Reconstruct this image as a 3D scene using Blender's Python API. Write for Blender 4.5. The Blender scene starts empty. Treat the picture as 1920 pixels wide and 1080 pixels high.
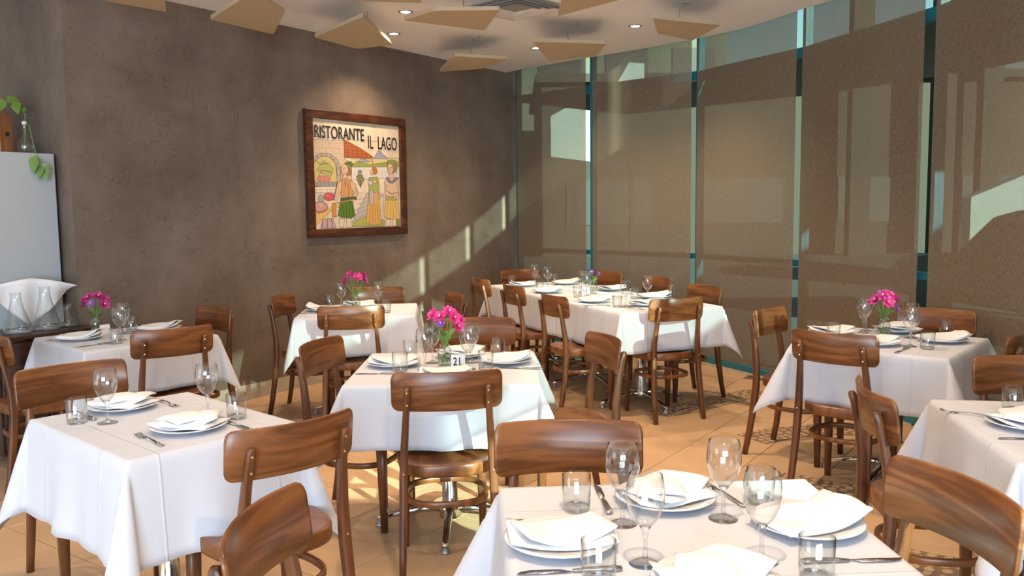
import bpy, bmesh, math, random
from mathutils import Vector, Matrix
random.seed(7)
S = bpy.context.scene
C = S.collection
PI = math.pi
R = math.radians

# ------------------------------------------------------------------ camera
HC = 1.485
cam_d = bpy.data.cameras.new('camera'); cam = bpy.data.objects.new('camera', cam_d); C.objects.link(cam)
pt, ro = R(5.46), R(0.69)
right = Vector((1, 0, 0)); fwd = Vector((0, math.cos(pt), -math.sin(pt))); up = Vector((0, math.sin(pt), math.cos(pt)))
cx = right * math.cos(ro) - up * math.sin(ro); cy = right * math.sin(ro) + up * math.cos(ro)
M = Matrix((cx, cy, -fwd)).transposed().to_4x4(); M.translation = (0, 0, HC)
cam.matrix_world = M
cam_d.sensor_width = 36; cam_d.lens = 30.0
cam_d.clip_start = 0.05; cam_d.clip_end = 300
S.camera = cam
S.view_settings.view_transform = 'Standard'; S.view_settings.look = 'None'
S.view_settings.gamma = 1; S.view_settings.use_curve_mapping = False
S.view_settings.exposure = 0.2

# ------------------------------------------------------------------ sky and sun
SUN_EL = 16.7
sun_to = Vector((0.5708, -0.8211, 0)).normalized()
W = bpy.data.worlds.new('world'); S.world = W; W.use_nodes = True
nt = W.node_tree; nt.nodes.clear()
sky = nt.nodes.new('ShaderNodeTexSky'); sky.sky_type = 'NISHITA'; sky.sun_disc = False
sky.sun_elevation = R(16.7); sky.sun_rotation = math.atan2(sun_to.x, sun_to.y); sky.air_density = 1.2
bg = nt.nodes.new('ShaderNodeBackground'); bg.inputs[1].default_value = 0.20
wo = nt.nodes.new('ShaderNodeOutputWorld')
nt.links.new(sky.outputs[0], bg.inputs[0]); nt.links.new(bg.outputs[0], wo.inputs[0])

def light(name, kind, loc, energy, color, direction=None, **kw):
    d = bpy.data.lights.new(name, kind); d.energy = energy; d.color = color
    for k, v in kw.items(): setattr(d, k, v)
    o = bpy.data.objects.new(name, d); C.objects.link(o); o.location = loc
    if direction is not None:
        o.rotation_euler = Vector(direction).to_track_quat('-Z', 'Y').to_euler()
    return o
ce, se = math.cos(R(SUN_EL)), math.sin(R(SUN_EL))
light('sun', 'SUN', (8, -2, 6), 20.0, (1.0, 0.97, 0.86), (-sun_to.x * ce, -sun_to.y * ce, -se), angle=R(0.55))
# daylight entering by the windows in the wall behind the camera
light('daylight_back', 'AREA', (-0.2, -5.05, 1.50), 540, (0.60, 0.79, 1.0), (0.0, 1, 0.05), shape='RECTANGLE', size=4.9, size_y=2.3)
light('daylight_left', 'AREA', (-4.6, -0.2, 1.7), 35, (0.66, 0.83, 1.0), (1, 0.45, -0.05), shape='RECTANGLE', size=2.2, size_y=1.6)

# ------------------------------------------------------------------ material helpers
MATS = {}
def mat(name, color=(0.8, 0.8, 0.8), rough=0.5, metal=0.0, **kw):
    if name in MATS: return MATS[name]
    m = bpy.data.materials.new(name); m.use_nodes = True
    b = m.node_tree.nodes['Principled BSDF']
    b.inputs['Base Color'].default_value = (*color, 1); b.inputs['Roughness'].default_value = rough
    b.inputs['Metallic'].default_value = metal
    for k, v in kw.items(): b.inputs[k].default_value = v
    m.diffuse_color = (*color, 1)
    MATS[name] = m
    return m
def nodes(m): return m.node_tree.nodes, m.node_tree.links, m.node_tree.nodes['Principled BSDF']
def ramp(n, l, src, stops):
    r = n.new('ShaderNodeValToRGB'); e = r.color_ramp.elements
    while len(e) < len(stops): e.new(0.5)
    for i, (p, c) in enumerate(stops):
        e[i].position = p; e[i].color = (*c, 1)
    l.new(src, r.inputs[0]); return r
def objvec(n, l, scale, rnd=0.0):
    tc = n.new('ShaderNodeTexCoord'); mp = n.new('ShaderNodeMapping'); mp.inputs['Scale'].default_value = scale
    if rnd:
        oi = n.new('ShaderNodeObjectInfo'); mu = n.new('ShaderNodeMath'); mu.operation = 'MULTIPLY'; mu.inputs[1].default_value = rnd
        l.new(oi.outputs['Random'], mu.inputs[0])
        ad = n.new('ShaderNodeVectorMath'); ad.operation = 'ADD'
        l.new(tc.outputs['Object'], ad.inputs[0]); l.new(mu.outputs[0], ad.inputs[1]); l.new(ad.outputs[0], mp.inputs['Vector'])
    else: l.new(tc.outputs['Object'], mp.inputs['Vector'])
    return mp.outputs['Vector']

def wood(name, scale, dark, mid, lite, rough=0.32, dist=5.0):
    m = mat(name, mid, rough); n, l, b = nodes(m)
    v = objvec(n, l, scale, 9.0)
    no = n.new('ShaderNodeTexNoise'); no.inputs['Scale'].default_value = 1.0; no.inputs['Detail'].default_value = 5; no.inputs['Distortion'].default_value = 0.6
    l.new(v, no.inputs['Vector'])
    wv = n.new('ShaderNodeMath'); wv.operation = 'MULTIPLY'; wv.inputs[1].default_value = dist * 2
    l.new(no.outputs['Fac'], wv.inputs[0])
    fr = n.new('ShaderNodeMath'); fr.operation = 'PINGPONG'; fr.inputs[1].default_value = 1.0; l.new(wv.outputs[0], fr.inputs[0])
    fi = n.new('ShaderNodeTexNoise'); fi.inputs['Scale'].default_value = 6.0; fi.inputs['Detail'].default_value = 6; l.new(v, fi.inputs['Vector'])
    mx = n.new('ShaderNodeMix'); mx.data_type = 'FLOAT'; mx.inputs[0].default_value = 0.45
    l.new(fr.outputs[0], mx.inputs[2]); l.new(fi.outputs['Fac'], mx.inputs[3])
    r = ramp(n, l, mx.outputs[0], [(0.28, dark), (0.5, mid), (0.74, lite)])
    l.new(r.outputs[0], b.inputs['Base Color'])
    return m
WD = ((0.11, 0.037, 0.011), (0.160, 0.057, 0.017), (0.215, 0.080, 0.025))
wood_x = wood('stained_beech_plate', (1.3, 3, 10.0), *WD, rough=0.3, dist=5)
wood_y = wood('stained_beech_seat', (9.0, 2.2, 3), *WD, rough=0.3, dist=3)
wood_z = wood('stained_beech_leg', (12, 12, 1.6), (0.075, 0.024, 0.008), (0.11, 0.037, 0.012), (0.145, 0.051, 0.017), rough=0.34, dist=3)
dark_wood = wood('dark_brown_wood', (3, 12, 12), (0.03, 0.014, 0.01), (0.05, 0.022, 0.014), (0.07, 0.03, 0.02), rough=0.35)
frame_wood = wood('antique_frame_wood', (3, 12, 12), (0.045, 0.012, 0.005), (0.11, 0.032, 0.01), (0.19, 0.065, 0.02), rough=0.45, dist=2)
box_wood = wood('orange_box_wood', (8, 8, 2), (0.36, 0.15, 0.05), (0.45, 0.2, 0.075), (0.5, 0.24, 0.1), rough=0.5, dist=2)
lid_wood = mat('pale_lid_wood', (0.62, 0.45, 0.25), 0.5)
brass = mat('brass', (0.75, 0.55, 0.25), 0.25, 1.0)
chrome = mat('chrome', (0.72, 0.72, 0.70), 0.12, 1.0)
steel = mat('cutlery_steel', (0.50, 0.47, 0.45), 0.16, 1.0)
black_plastic = mat('black_plastic', (0.02, 0.02, 0.025), 0.4)
china = mat('white_china', (0.74, 0.75, 0.77), 0.12)
card_m = mat('white_card', (0.85, 0.87, 0.92), 0.6)
ink = mat('black_ink', (0.015, 0.015, 0.02), 0.6)
teal = mat('teal_painted_metal', (0.015, 0.16, 0.215), 0.35)
metal_grey = mat('grey_metal', (0.35, 0.35, 0.35), 0.4, 0.8)
tabletop_m = mat('table_board', (0.16, 0.07, 0.03), 0.5)
fridge_m = mat('grey_laminate', (0.42, 0.47, 0.51), 0.38)
dark_gap = mat('dark_gasket', (0.03, 0.035, 0.04), 0.6)
panel_m = mat('beige_acoustic_felt', (0.50, 0.40, 0.26), 0.9)
vent_m = mat('vent_white', (0.68, 0.63, 0.58), 0.5)
leaf_m = mat('leaf_green', (0.10, 0.26, 0.04), 0.45)
pothos_m = mat('pothos_green', (0.12, 0.22, 0.035), 0.4)
stem_m = mat('stem_green', (0.16, 0.30, 0.06), 0.5)
pink_m = mat('petal_pink', (0.78, 0.06, 0.30), 0.5)
magenta_m = mat('petal_magenta', (0.48, 0.04, 0.22), 0.5)
purple_m = mat('petal_purple', (0.30, 0.12, 0.55), 0.5)
cream_m = mat('petal_throat', (0.9, 0.55, 0.55), 0.5)

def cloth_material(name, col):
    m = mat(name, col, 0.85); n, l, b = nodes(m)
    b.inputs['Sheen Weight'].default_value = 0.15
    tc = n.new('ShaderNodeTexCoord'); sx = n.new('ShaderNodeSeparateXYZ'); l.new(tc.outputs['UV'], sx.inputs[0])
    hs = None
    for ax, offs in (('X', (-0.22, 0.22)), ('Y', (-0.2, 0.2))):
        for o in offs:
            a = n.new('ShaderNodeMath'); a.operation = 'SUBTRACT'; a.inputs[1].default_value = o + 0.5; l.new(sx.outputs[ax], a.inputs[0])
            ab = n.new('ShaderNodeMath'); ab.operation = 'ABSOLUTE'; l.new(a.outputs[0], ab.inputs[0])
            mr = n.new('ShaderNodeMapRange'); mr.inputs['From Min'].default_value = 0; mr.inputs['From Max'].default_value = 0.006
            mr.inputs['To Min'].default_value = 1; mr.inputs['To Max'].default_value = 0; l.new(ab.outputs[0], mr.inputs['Value'])
            if hs is None: hs = mr.outputs[0]
            else:
                mm = n.new('ShaderNodeMath'); mm.operation = 'MAXIMUM'; l.new(hs, mm.inputs[0]); l.new(mr.outputs[0], mm.inputs[1]); hs = mm.outputs[0]
    no = n.new('ShaderNodeTexNoise'); no.inputs['Scale'].default_value = 9; no.inputs['Detail'].default_value = 3
    l.new(tc.outputs['Object'], no.inputs['Vector'])
    ad = n.new('ShaderNodeMath'); ad.operation = 'MULTIPLY_ADD'; ad.inputs[1].default_value = 0.5; l.new(no.outputs['Fac'], ad.inputs[0]); l.new(hs, ad.inputs[2])
    bp = n.new('ShaderNodeBump'); bp.inputs['Strength'].default_value = 0.5; bp.inputs['Distance'].default_value = 0.004
    l.new(ad.outputs[0], bp.inputs['Height']); l.new(bp.outputs[0], b.inputs['Normal'])
    return m
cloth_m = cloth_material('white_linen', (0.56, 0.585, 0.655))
napkin_m = mat('napkin_linen', (0.76, 0.77, 0.80), 0.85)

def glass_shell(name, tint=(0.97, 0.98, 0.98), refl=1.0):
    m = bpy.data.materials.new(name); m.use_nodes = True; n = m.node_tree.nodes; l = m.node_tree.links; n.clear()
    out = n.new('ShaderNodeOutputMaterial'); tr = n.new('ShaderNodeBsdfTransparent'); tr.inputs[0].default_value = (*tint, 1)
    gl = n.new('ShaderNodeBsdfGlossy'); gl.inputs['Roughness'].default_value = 0.02
    lw = n.new('ShaderNodeLayerWeight'); lw.inputs['Blend'].default_value = 0.5
    pw = n.new('ShaderNodeMath'); pw.operation = 'POWER'; pw.inputs[1].default_value = 2.4; l.new(lw.outputs['Facing'], pw.inputs[0])
    mu = n.new('ShaderNodeMath'); mu.operation = 'MULTIPLY_ADD'; mu.inputs[1].default_value = 0.55 * refl; mu.inputs[2].default_value = 0.045 * refl; mu.use_clamp = True
    mx = n.new('ShaderNodeMixShader')
    l.new(pw.outputs[0], mu.inputs[0]); l.new(mu.outputs[0], mx.inputs[0]); l.new(tr.outputs[0], mx.inputs[1]); l.new(gl.outputs[0], mx.inputs[2]); l.new(mx.outputs[0], out.inputs[0])
    return m
shell_m = glass_shell('thin_clear_glass', (0.93, 0.945, 0.94), 2.2)
pane_m = glass_shell('window_glass', (0.72, 0.86, 0.82), 0.1)
solid_glass = glass_shell('thick_clear_glass', (0.955, 0.965, 0.96), 2.2)
water_m = glass_shell('vase_water', (0.86, 0.9, 0.84), 1.0)

def plaster():
    m = mat('brown_polished_plaster', (0.17, 0.125, 0.095), 0.55); n, l, b = nodes(m)
    v = objvec(n, l, (1, 1, 1))
    a = n.new('ShaderNodeTexNoise'); a.inputs['Scale'].default_value = 1.6; a.inputs['Detail'].default_value = 8; a.inputs['Roughness'].default_value = 0.65; l.new(v, a.inputs['Vector'])
    r1 = ramp(n, l, a.outputs['Fac'], [(0.30, (0.118, 0.088, 0.068)), (0.5, (0.180, 0.139, 0.109)), (0.70, (0.235, 0.186, 0.15))])
    c = n.new('ShaderNodeTexNoise'); c.inputs['Scale'].default_value = 7; c.inputs['Detail'].default_value = 2; c.inputs['Distortion'].default_value = 3.5; l.new(v, c.inputs['Vector'])
    r2 = ramp(n, l, c.outputs['Fac'], [(0.480, (1, 1, 1)), (0.5, (0.58, 0.55, 0.53)), (0.520, (1, 1, 1))])
    k = n.new('ShaderNodeTexNoise'); k.inputs['Scale'].default_value = 5; k.inputs['Detail'].default_value = 1; l.new(v, k.inputs['Vector'])
    r3 = ramp(n, l, k.outputs['Fac'], [(0.42, (0, 0, 0)), (0.56, (1, 1, 1))])
    mx = n.new('ShaderNodeMix'); mx.data_type = 'RGBA'; mx.blend_type = 'MULTIPLY'
    l.new(r3.outputs[0], mx.inputs[0]); l.new(r1.outputs[0], mx.inputs[6]); l.new(r2.outputs[0], mx.inputs[7])
    l.new(mx.outputs[2], b.inputs['Base Color'])
    bp = n.new('ShaderNodeBump'); bp.inputs['Strength'].default_value = 0.25; bp.inputs['Distance'].default_value = 0.01; l.new(a.outputs['Fac'], bp.inputs['Height']); l.new(bp.outputs[0], b.inputs['Normal'])
    return m
plaster_m = plaster()
def speckled(name, c1, c2, rough, sc=30, spec=None):
    m = mat(name, c1, rough); n, l, b = nodes(m); v = objvec(n, l, (1, 1, 1), 5.0)
    a = n.new('ShaderNodeTexNoise'); a.inputs['Scale'].default_value = sc; a.inputs['Detail'].default_value = 5; l.new(v, a.inputs['Vector'])
    r = ramp(n, l, a.outputs['Fac'], [(0.3, c1), (0.7, c2)]); l.new(r.outputs[0], b.inputs['Base Color'])
    return m
tile_m = speckled('tan_porcelain', (0.56, 0.37, 0.215), (0.62, 0.42, 0.25), 0.40, 5)
grout_m = mat('dark_grout', (0.16, 0.11, 0.07), 0.9)
bed_m = mat('mosaic_mortar', (0.22, 0.15, 0.09), 0.9)
pebble_m = speckled('tan_pebble_stone', (0.48, 0.32, 0.19), (0.58, 0.40, 0.24), 0.5, 8)
skirt_m = speckled('pale_stone_skirting', (0.42, 0.37, 0.30), (0.52, 0.46, 0.37), 0.4, 6)
ceil_m = mat('ceiling_paint', (0.90, 0.90, 0.90), 0.9)
room_wall_m = mat('room_wall_paint', (0.66, 0.65, 0.64), 0.9)

def blind_material():
    m = bpy.data.materials.new('brown_screen_mesh'); m.use_nodes = True; n = m.node_tree.nodes; l = m.node_tree.links; n.clear()
    out = n.new('ShaderNodeOutputMaterial'); tr = n.new('ShaderNodeBsdfTransparent'); df = n.new('ShaderNodeBsdfDiffuse')
    tc = n.new('ShaderNodeTexCoord')
    m1 = n.new('ShaderNodeMapping'); m1.inputs['Scale'].default_value = (30, 1, 260); l.new(tc.outputs['Object'], m1.inputs['Vector'])
    n1 = n.new('ShaderNodeTexNoise'); n1.inputs['Scale'].default_value = 1; n1.inputs['Detail'].default_value = 3; l.new(m1.outputs[0], n1.inputs['Vector'])
    m2 = n.new('ShaderNodeMapping'); m2.inputs['Scale'].default_value = (300, 1, 30); l.new(tc.outputs['Object'], m2.inputs['Vector'])
    n2 = n.new('ShaderNodeTexNoise'); n2.inputs['Scale'].default_value = 1; n2.inputs['Detail'].default_value = 2; l.new(m2.outputs[0], n2.inputs['Vector'])
    ad = n.new('ShaderNodeMath'); ad.operation = 'ADD'; l.new(n1.outputs['Fac'], ad.inputs[0]); l.new(n2.outputs['Fac'], ad.inputs[1])
    r = ramp(n, l, ad.outputs[0], [(0.7, (0.165, 0.120, 0.08)), (1.0, (0.25, 0.188, 0.13))])
    # ramp input is clamped to 1, so halve the sum
    hv = n.new('ShaderNodeMath'); hv.operation = 'MULTIPLY'; hv.inputs[1].default_value = 0.5; l.new(ad.outputs[0], hv.inputs[0]); l.new(hv.outputs[0], r.inputs[0])
    r.color_ramp.elements[0].position = 0.38; r.color_ramp.elements[1].position = 0.62
    op = n.new('ShaderNodeMapRange'); op.inputs['From Min'].default_value = 0.38; op.inputs['From Max'].default_value = 0.62
    op.inputs['To Min'].default_value = 0.78; op.inputs['To Max'].default_value = 0.88; l.new(hv.outputs[0], op.inputs['Value'])
    mx = n.new('ShaderNodeMixShader'); l.new(r.outputs[0], df.inputs[0]); l.new(op.outputs[0], mx.inputs[0]); l.new(tr.outputs[0], mx.inputs[1]); l.new(df.outputs[0], mx.inputs[2]); l.new(mx.outputs[0], out.inputs[0])
    return m
blind_m = blind_material()
def emit(name, col, s):
    m = mat(name, col, 0.5); b = m.node_tree.nodes['Principled BSDF']; b.inputs['Emission Color'].default_value = (*col, 1); b.inputs['Emission Strength'].default_value = s; return m
lamp_m = emit('halogen_glow', (1.0, 0.80, 0.52), 25.0)

# ------------------------------------------------------------------ mesh helpers
def new_bm(): return bmesh.new()
def obj(name, bm, m, parent=None, smooth=False, loc=None, rotz=None):
    me = bpy.data.meshes.new(name); bmesh.ops.recalc_face_normals(bm, faces=bm.faces); bm.to_mesh(me); bm.free()
    for x in (m if isinstance(m, (list, tuple)) else [m]): me.materials.append(x)
    if smooth:
        for p in me.polygons: p.use_smooth = True
    o = bpy.data.objects.new(name, me); C.objects.link(o)
    if parent: o.parent = parent
    if loc: o.location = loc
    if rotz is not None: o.rotation_euler = (0, 0, rotz)
    return o
def tag(o, label, cat, group=None, kind=None):
    o['label'] = label; o['category'] = cat
    if group: o['group'] = group
    if kind: o['kind'] = kind
    return o
def thing(name, label, cat, loc=(0, 0, 0), rotz=0, group=None):
    o = bpy.data.objects.new(name, None); o.empty_display_size = 0.1; C.objects.link(o); o.location = loc; o.rotation_euler = (0, 0, rotz)
    return tag(o, label, cat, group)
def struct(o, **k): o['kind'] = 'structure'; return o
def dup(o, parent=None, loc=None, rotz=None, label=None, group=None):
    c = o.copy(); C.objects.link(c)
    if parent is not None: c.parent = parent
    if loc is not None: c.location = loc
    if rotz is not None: c.rotation_euler = (0, 0, rotz)
    if label: c['label'] = label
    if group: c['group'] = group
    for ch in list(o.children): dup(ch, c)
    return c
def box(bm, x0, x1, y0, y1, z0, z1, mi=0):
    vs = [bm.verts.new(p) for p in ((x0, y0, z0), (x1, y0, z0), (x1, y1, z0), (x0, y1, z0), (x0, y0, z1), (x1, y0, z1), (x1, y1, z1), (x0, y1, z1))]
    for f in ((0, 3, 2, 1), (4, 5, 6, 7), (0, 1, 5, 4), (1, 2, 6, 5), (2, 3, 7, 6), (3, 0, 4, 7)):
        fc = bm.faces.new([vs[i] for i in f]); fc.material_index = mi
    return vs
def bevel(bm, w, seg=2):
    bmesh.ops.bevel(bm, geom=bm.edges[:], offset=w, segments=seg, affect='EDGES', profile=0.5)
def prism(bm, pts, z0, z1, mi=0):
    a = [bm.verts.new((x, y, z0)) for x, y in pts]; b = [bm.verts.new((x, y, z1)) for x, y in pts]; k = len(pts)
    for f in ([a[::-1], b]): bm.faces.new(f).material_index = mi
    for i in range(k): bm.faces.new((a[i], a[(i + 1) % k], b[(i + 1) % k], b[i])).material_index = mi
def lathe(bm, prof, seg=24, cx=0, cy=0, mi=0):
    rings = []
    for r, z in prof:
        if r < 1e-5: rings.append([bm.verts.new((cx, cy, z))])
        else: rings.append([bm.verts.new((cx + r * math.cos(2 * PI * i / seg), cy + r * math.sin(2 * PI * i / seg), z)) for i in range(seg)])
    for a, b in zip(rings, rings[1:]):
        for i in range(seg):
            j = (i + 1) % seg
            if len(a) == 1 and len(b) == 1: continue
            if len(a) == 1: f = bm.faces.new((a[0], b[i], b[j]))
            elif len(b) == 1: f = bm.faces.new((a[i], a[j], b[0]))
            else: f = bm.faces.new((a[i], a[j], b[j], b[i]))
            f.material_index = mi
def tube(bm, pts, rad, seg=8, closed=False, cap=True, mi=0, flat=None):
    """tube along pts; rad a number or list; flat=(a,b) gives a rectangular-ish section"""
    pts = [Vector(p) for p in pts]; k = len(pts); rings = []
    for i, p in enumerate(pts):
        if closed: t = pts[(i + 1) % k] - pts[i - 1]
        else: t = pts[min(i + 1, k - 1)] - pts[max(i - 1, 0)]
        t.normalize(); ref = Vector((0, 0, 1)) if abs(t.z) < 0.9 else Vector((0, 1, 0))
        u = t.cross(ref).normalized(); v = u.cross(t).normalized()
        r = rad[i] if isinstance(rad, (list, tuple)) else rad
        ring = []
        for s in range(seg):
            a = 2 * PI * (s + 0.5) / seg; ca, sa = math.cos(a), math.sin(a)
            if flat:
                e = 0.35; ca = math.copysign(abs(ca) ** e, ca); sa = math.copysign(abs(sa) ** e, sa)
                ring.append(bm.verts.new(p + u * ca * flat[0] * r + v * sa * flat[1] * r))
            else: ring.append(bm.verts.new(p + u * ca * r + v * sa * r))
        rings.append(ring)
    n = k if closed else k - 1
    for i in range(n):
        a, b = rings[i], rings[(i + 1) % k]
        for s in range(seg): bm.faces.new((a[s], a[(s + 1) % seg], b[(s + 1) % seg], b[s])).material_index = mi
    if cap and not closed:
        bm.faces.new(rings[0][::-1]).material_index = mi; bm.faces.new(rings[-1]).material_index = mi

# ------------------------------------------------------------------ room plan
DV = Vector((0.5708, 0.8211)); NV = Vector((0.8211, -0.5708)); CW = Vector((-2.16, 6.5))
def WP(s, t=0.0): p = CW + DV * s + NV * t; return (p.x, p.y)
WALL_ANG = math.atan2(DV.y, DV.x)
GL = [WP(3.93), (0.85, 8.96), (1.76, 8.09), (2.35, 6.92), (2.725, 5.53), (2.93, 4.15), (3.06, 2.75), (3.10, 1.35), (3.02, 0.0), (2.85, -1.4), (2.55, -2.8), (2.1, -4.1), (1.9, -5.35)]
ARC = [(-0.03, 9.56), (0.075, 9.42), (0.82, 8.64), (1.24, 8.24), (1.655, 7.77), (1.96, 7.37), (2.12, 6.99), (2.245, 6.60), (2.36, 6.37), (2.5, 5.8), (2.65, 5.0), (2.78, 4.0), (2.85, 3), (2.88, 1.5), (2.84, 0), (2.66, -1.4), (2.38, -2.75), (1.95, -4.0), (1.75, -5.3)]
ZC = 2.95

# floor: tiles laid square to the brown wall
bm = new_bm(); prism(bm, [(-5.3, -5.4), (1.95, -5.4), (2.7, -2.8), (3.2, 1.35), (2.85, 5.6), (2.45, 7.0), (1.8, 8.2), (0.1, 9.85), (-5.3, 9.85)], -0.12, -0.006)
floor = struct(obj('floor', bm, grout_m))
TS = 0.43
tile_bm = new_bm(); box(tile_bm, -TS / 2 + 0.0018, TS / 2 - 0.0018, -TS / 2 + 0.0018, TS / 2 - 0.0018, -0.006, 0.0)
tb = tile_bm; bmesh.ops.bevel(tb, geom=[e for e in tb.edges if all(v.co.z > -0.001 for v in e.verts)], offset=0.0012, segments=1, affect='EDGES')
strips = [
    [(1.02, 5.98), (1.33, 6.18), (1.62, 6.42), (1.98, 6.66)],
    [(1.5, 5.28), (1.75, 5.42), (2.05, 5.5), (2.35, 5.42)],
    [(1.42, 4.52), (1.62, 4.33), (1.85, 4.22), (2.1, 4.25)],
    [(1.5, 3.52), (1.72, 3.36), (1.95, 3.24), (2.2, 3.2)]]
def seg_d(p, a, b):
    a, b, p = Vector(a), Vector(b), Vector(p); ab = b - a; t = max(0, min(1, (p - a).dot(ab) / ab.length_squared)); return (p - (a + ab * t)).length
def strip_d(p): return min(seg_d(p, s[i], s[i + 1]) for s in strips for i in range(len(s) - 1))
def inside(p, poly):
    x, y = p; c = False
    for i in range(len(poly)):
        (x1, y1), (x2, y2) = poly[i - 1], poly[i]
        if (y1 > y) != (y2 > y) and x < (x2 - x1) * (y - y1) / (y2 - y1) + x1: c = not c
    return c
room_poly = [(-5.2, -5.3), (1.85, -5.3)] + [g for g in GL[::-1]][1:] + [WP(0), WP(-1.175), (-4.2, 6.4), (-5.2, 7.0)]
tile_me = None; ntile = 0; far_bm = new_bm()
cand = []
for i in range(-26, 16):
    for j in range(-26, 16):
        s0, t0 = 0.107 + i * TS, 0.2 + j * TS
        p = WP(s0, t0 + 0.0)
        if inside(p, room_poly): cand.append((abs(p[0]) * 0.6 + abs(p[1] - 4.2), p))
cand.sort()
for kx, (_, p) in enumerate(cand):
    if kx < 290:
        if tile_me is None:
            o = obj('tile', tile_bm, tile_m, floor); tile_me = o.data
        else:
            o = bpy.data.objects.new('tile', tile_me); C.objects.link(o); o.parent = floor
        o.location = (p[0], p[1], random.uniform(-0.0003, 0.0003)); o.rotation_euler = (0, 0, WALL_ANG)
    else:
        h = TS / 2 - 0.0018; q = [Vector((a * h, b * h)) for a, b in ((-1, -1), (1, -1), (1, 1), (-1, 1))]
        prism(far_bm, [(p[0] + DV.x * v.x - NV.x * v.y * 1.0, p[1] + DV.y * v.x - NV.y * v.y) for v in q], -0.006, 0.0)
o = obj('tile_field', far_bm, tile_m, floor); o['kind'] = 'stuff'
# pebble mosaic strips set into the floor
bm = new_bm(); bs = new_bm()
for s in strips:
    L = [Vector(p) for p in s]
    nrm = []
    for i in range(len(L)):
        d = (L[min(i + 1, len(L) - 1)] - L[max(i - 1, 0)]).normalized(); nrm.append(Vector((-d.y, d.x)))
    prism(bs, [tuple(L[i] + nrm[i] * 0.13) for i in range(len(L))] + [tuple(L[i] - nrm[i] * 0.13) for i in range(len(L) - 1, -1, -1)], 0.0005, 0.0022)
    for seg in range(len(L) - 1):
        ln = (L[seg + 1] - L[seg]).length; na = int(ln / 0.052)
        for a in range(na):
            for b in range(5):
                t = (a + 0.5 + 0.25 * (b % 2)) / na
                c = L[seg].lerp(L[seg + 1], t) + nrm[seg].lerp(nrm[seg + 1], t) * (-0.104 + b * 0.052)
                c += Vector((random.uniform(-.009, .009), random.uniform(-.009, .009))); k = random.choice((5, 6, 7)); a0 = random.random() * 6
                prism(bm, [(c.x + random.uniform(.016, .027) * math.cos(a0 + 2 * PI * q / k), c.y + random.uniform(.016, .027) * math.sin(a0 + 2 * PI * q / k)) for q in range(k)], 0.0015, 0.004 + random.uniform(0, .001))
obj('mosaic_bed', bs, bed_m, floor); o = obj('mosaic_pebbles', bm, pebble_m, floor); o['kind'] = 'stuff'

# brown plaster wall, its return, and the unseen rest of the room
bm = new_bm(); box(bm, -1.175, 3.95, 0, 0.25, 0, 3.75); struct(obj('wall_left', bm, plaster_m, loc=(CW.x, CW.y, 0), rotz=WALL_ANG))
bm = new_bm(); box(bm, 0.25, 3.2, 0, 0.2, 0, 3.75)   # return face runs away from the room at the near corner
c0 = WP(-1.175); bmr = bm
o = struct(obj('wall_return', bm, plaster_m, loc=(c0[0], c0[1], 0), rotz=WALL_ANG + PI / 2))
o.scale = (1, -1, 1)
bm = new_bm(); box(bm, -5.35, -5.2, -5.4, 9, 0, 3.75); struct(obj('wall_far_left', bm, room_wall_m))
bm = new_bm()
for a, b, z0, z1 in ((-5.3, -2.3, 0, 3.75), (2.7, 3.2, 0, 3.75), (-2.3, 2.7, 0, 0.35), (-2.3, 2.7, 2.75, 3.75)): box(bm, a, b, -5.45, -5.3, z0, z1)
struct(obj('wall_back', bm, room_wall_m))
# ceiling with its curved free edge, and the roof over the window pocket
bm = new_bm(); prism(bm, ARC + [(-5.3, -5.4), (-5.3, 9.4), (-2.0, 9.7)], ZC, 3.72); struct(obj('ceiling', bm, ceil_m))
bm = new_bm(); prism(bm, [(-5.3, -5.45), (2.1, -5.45), (3.0, -2.9), (3.35, 1.35), (3.1, 4.2), (2.75, 6.2), (2.45, 7.1), (1.9, 8.25), (0.2, 10.0), (-5.3, 10.0)], 3.72, 3.85); struct(obj('trim_roof', bm, room_wall_m))
# skirting tiles
for k in range(11):
    bm = new_bm(); a = -1.17 + k * 0.467; box(bm, a + 0.0015, min(a + 0.4655, 3.93), -0.012, 0, 0.002, 0.115)
    if k == 0:
        sk = struct(obj('baseboard_left', new_bm(), skirt_m, loc=(CW.x, CW.y, 0), rotz=WALL_ANG))
        g = new_bm(); box(g, -1.17, 3.93, -0.009, 0.0, 0, 0.112); g.to_mesh(sk.data); g.free(); sk.data.materials.clear(); sk.data.materials.append(grout_m)
    obj('stone_tile', bm, skirt_m, sk)

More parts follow.
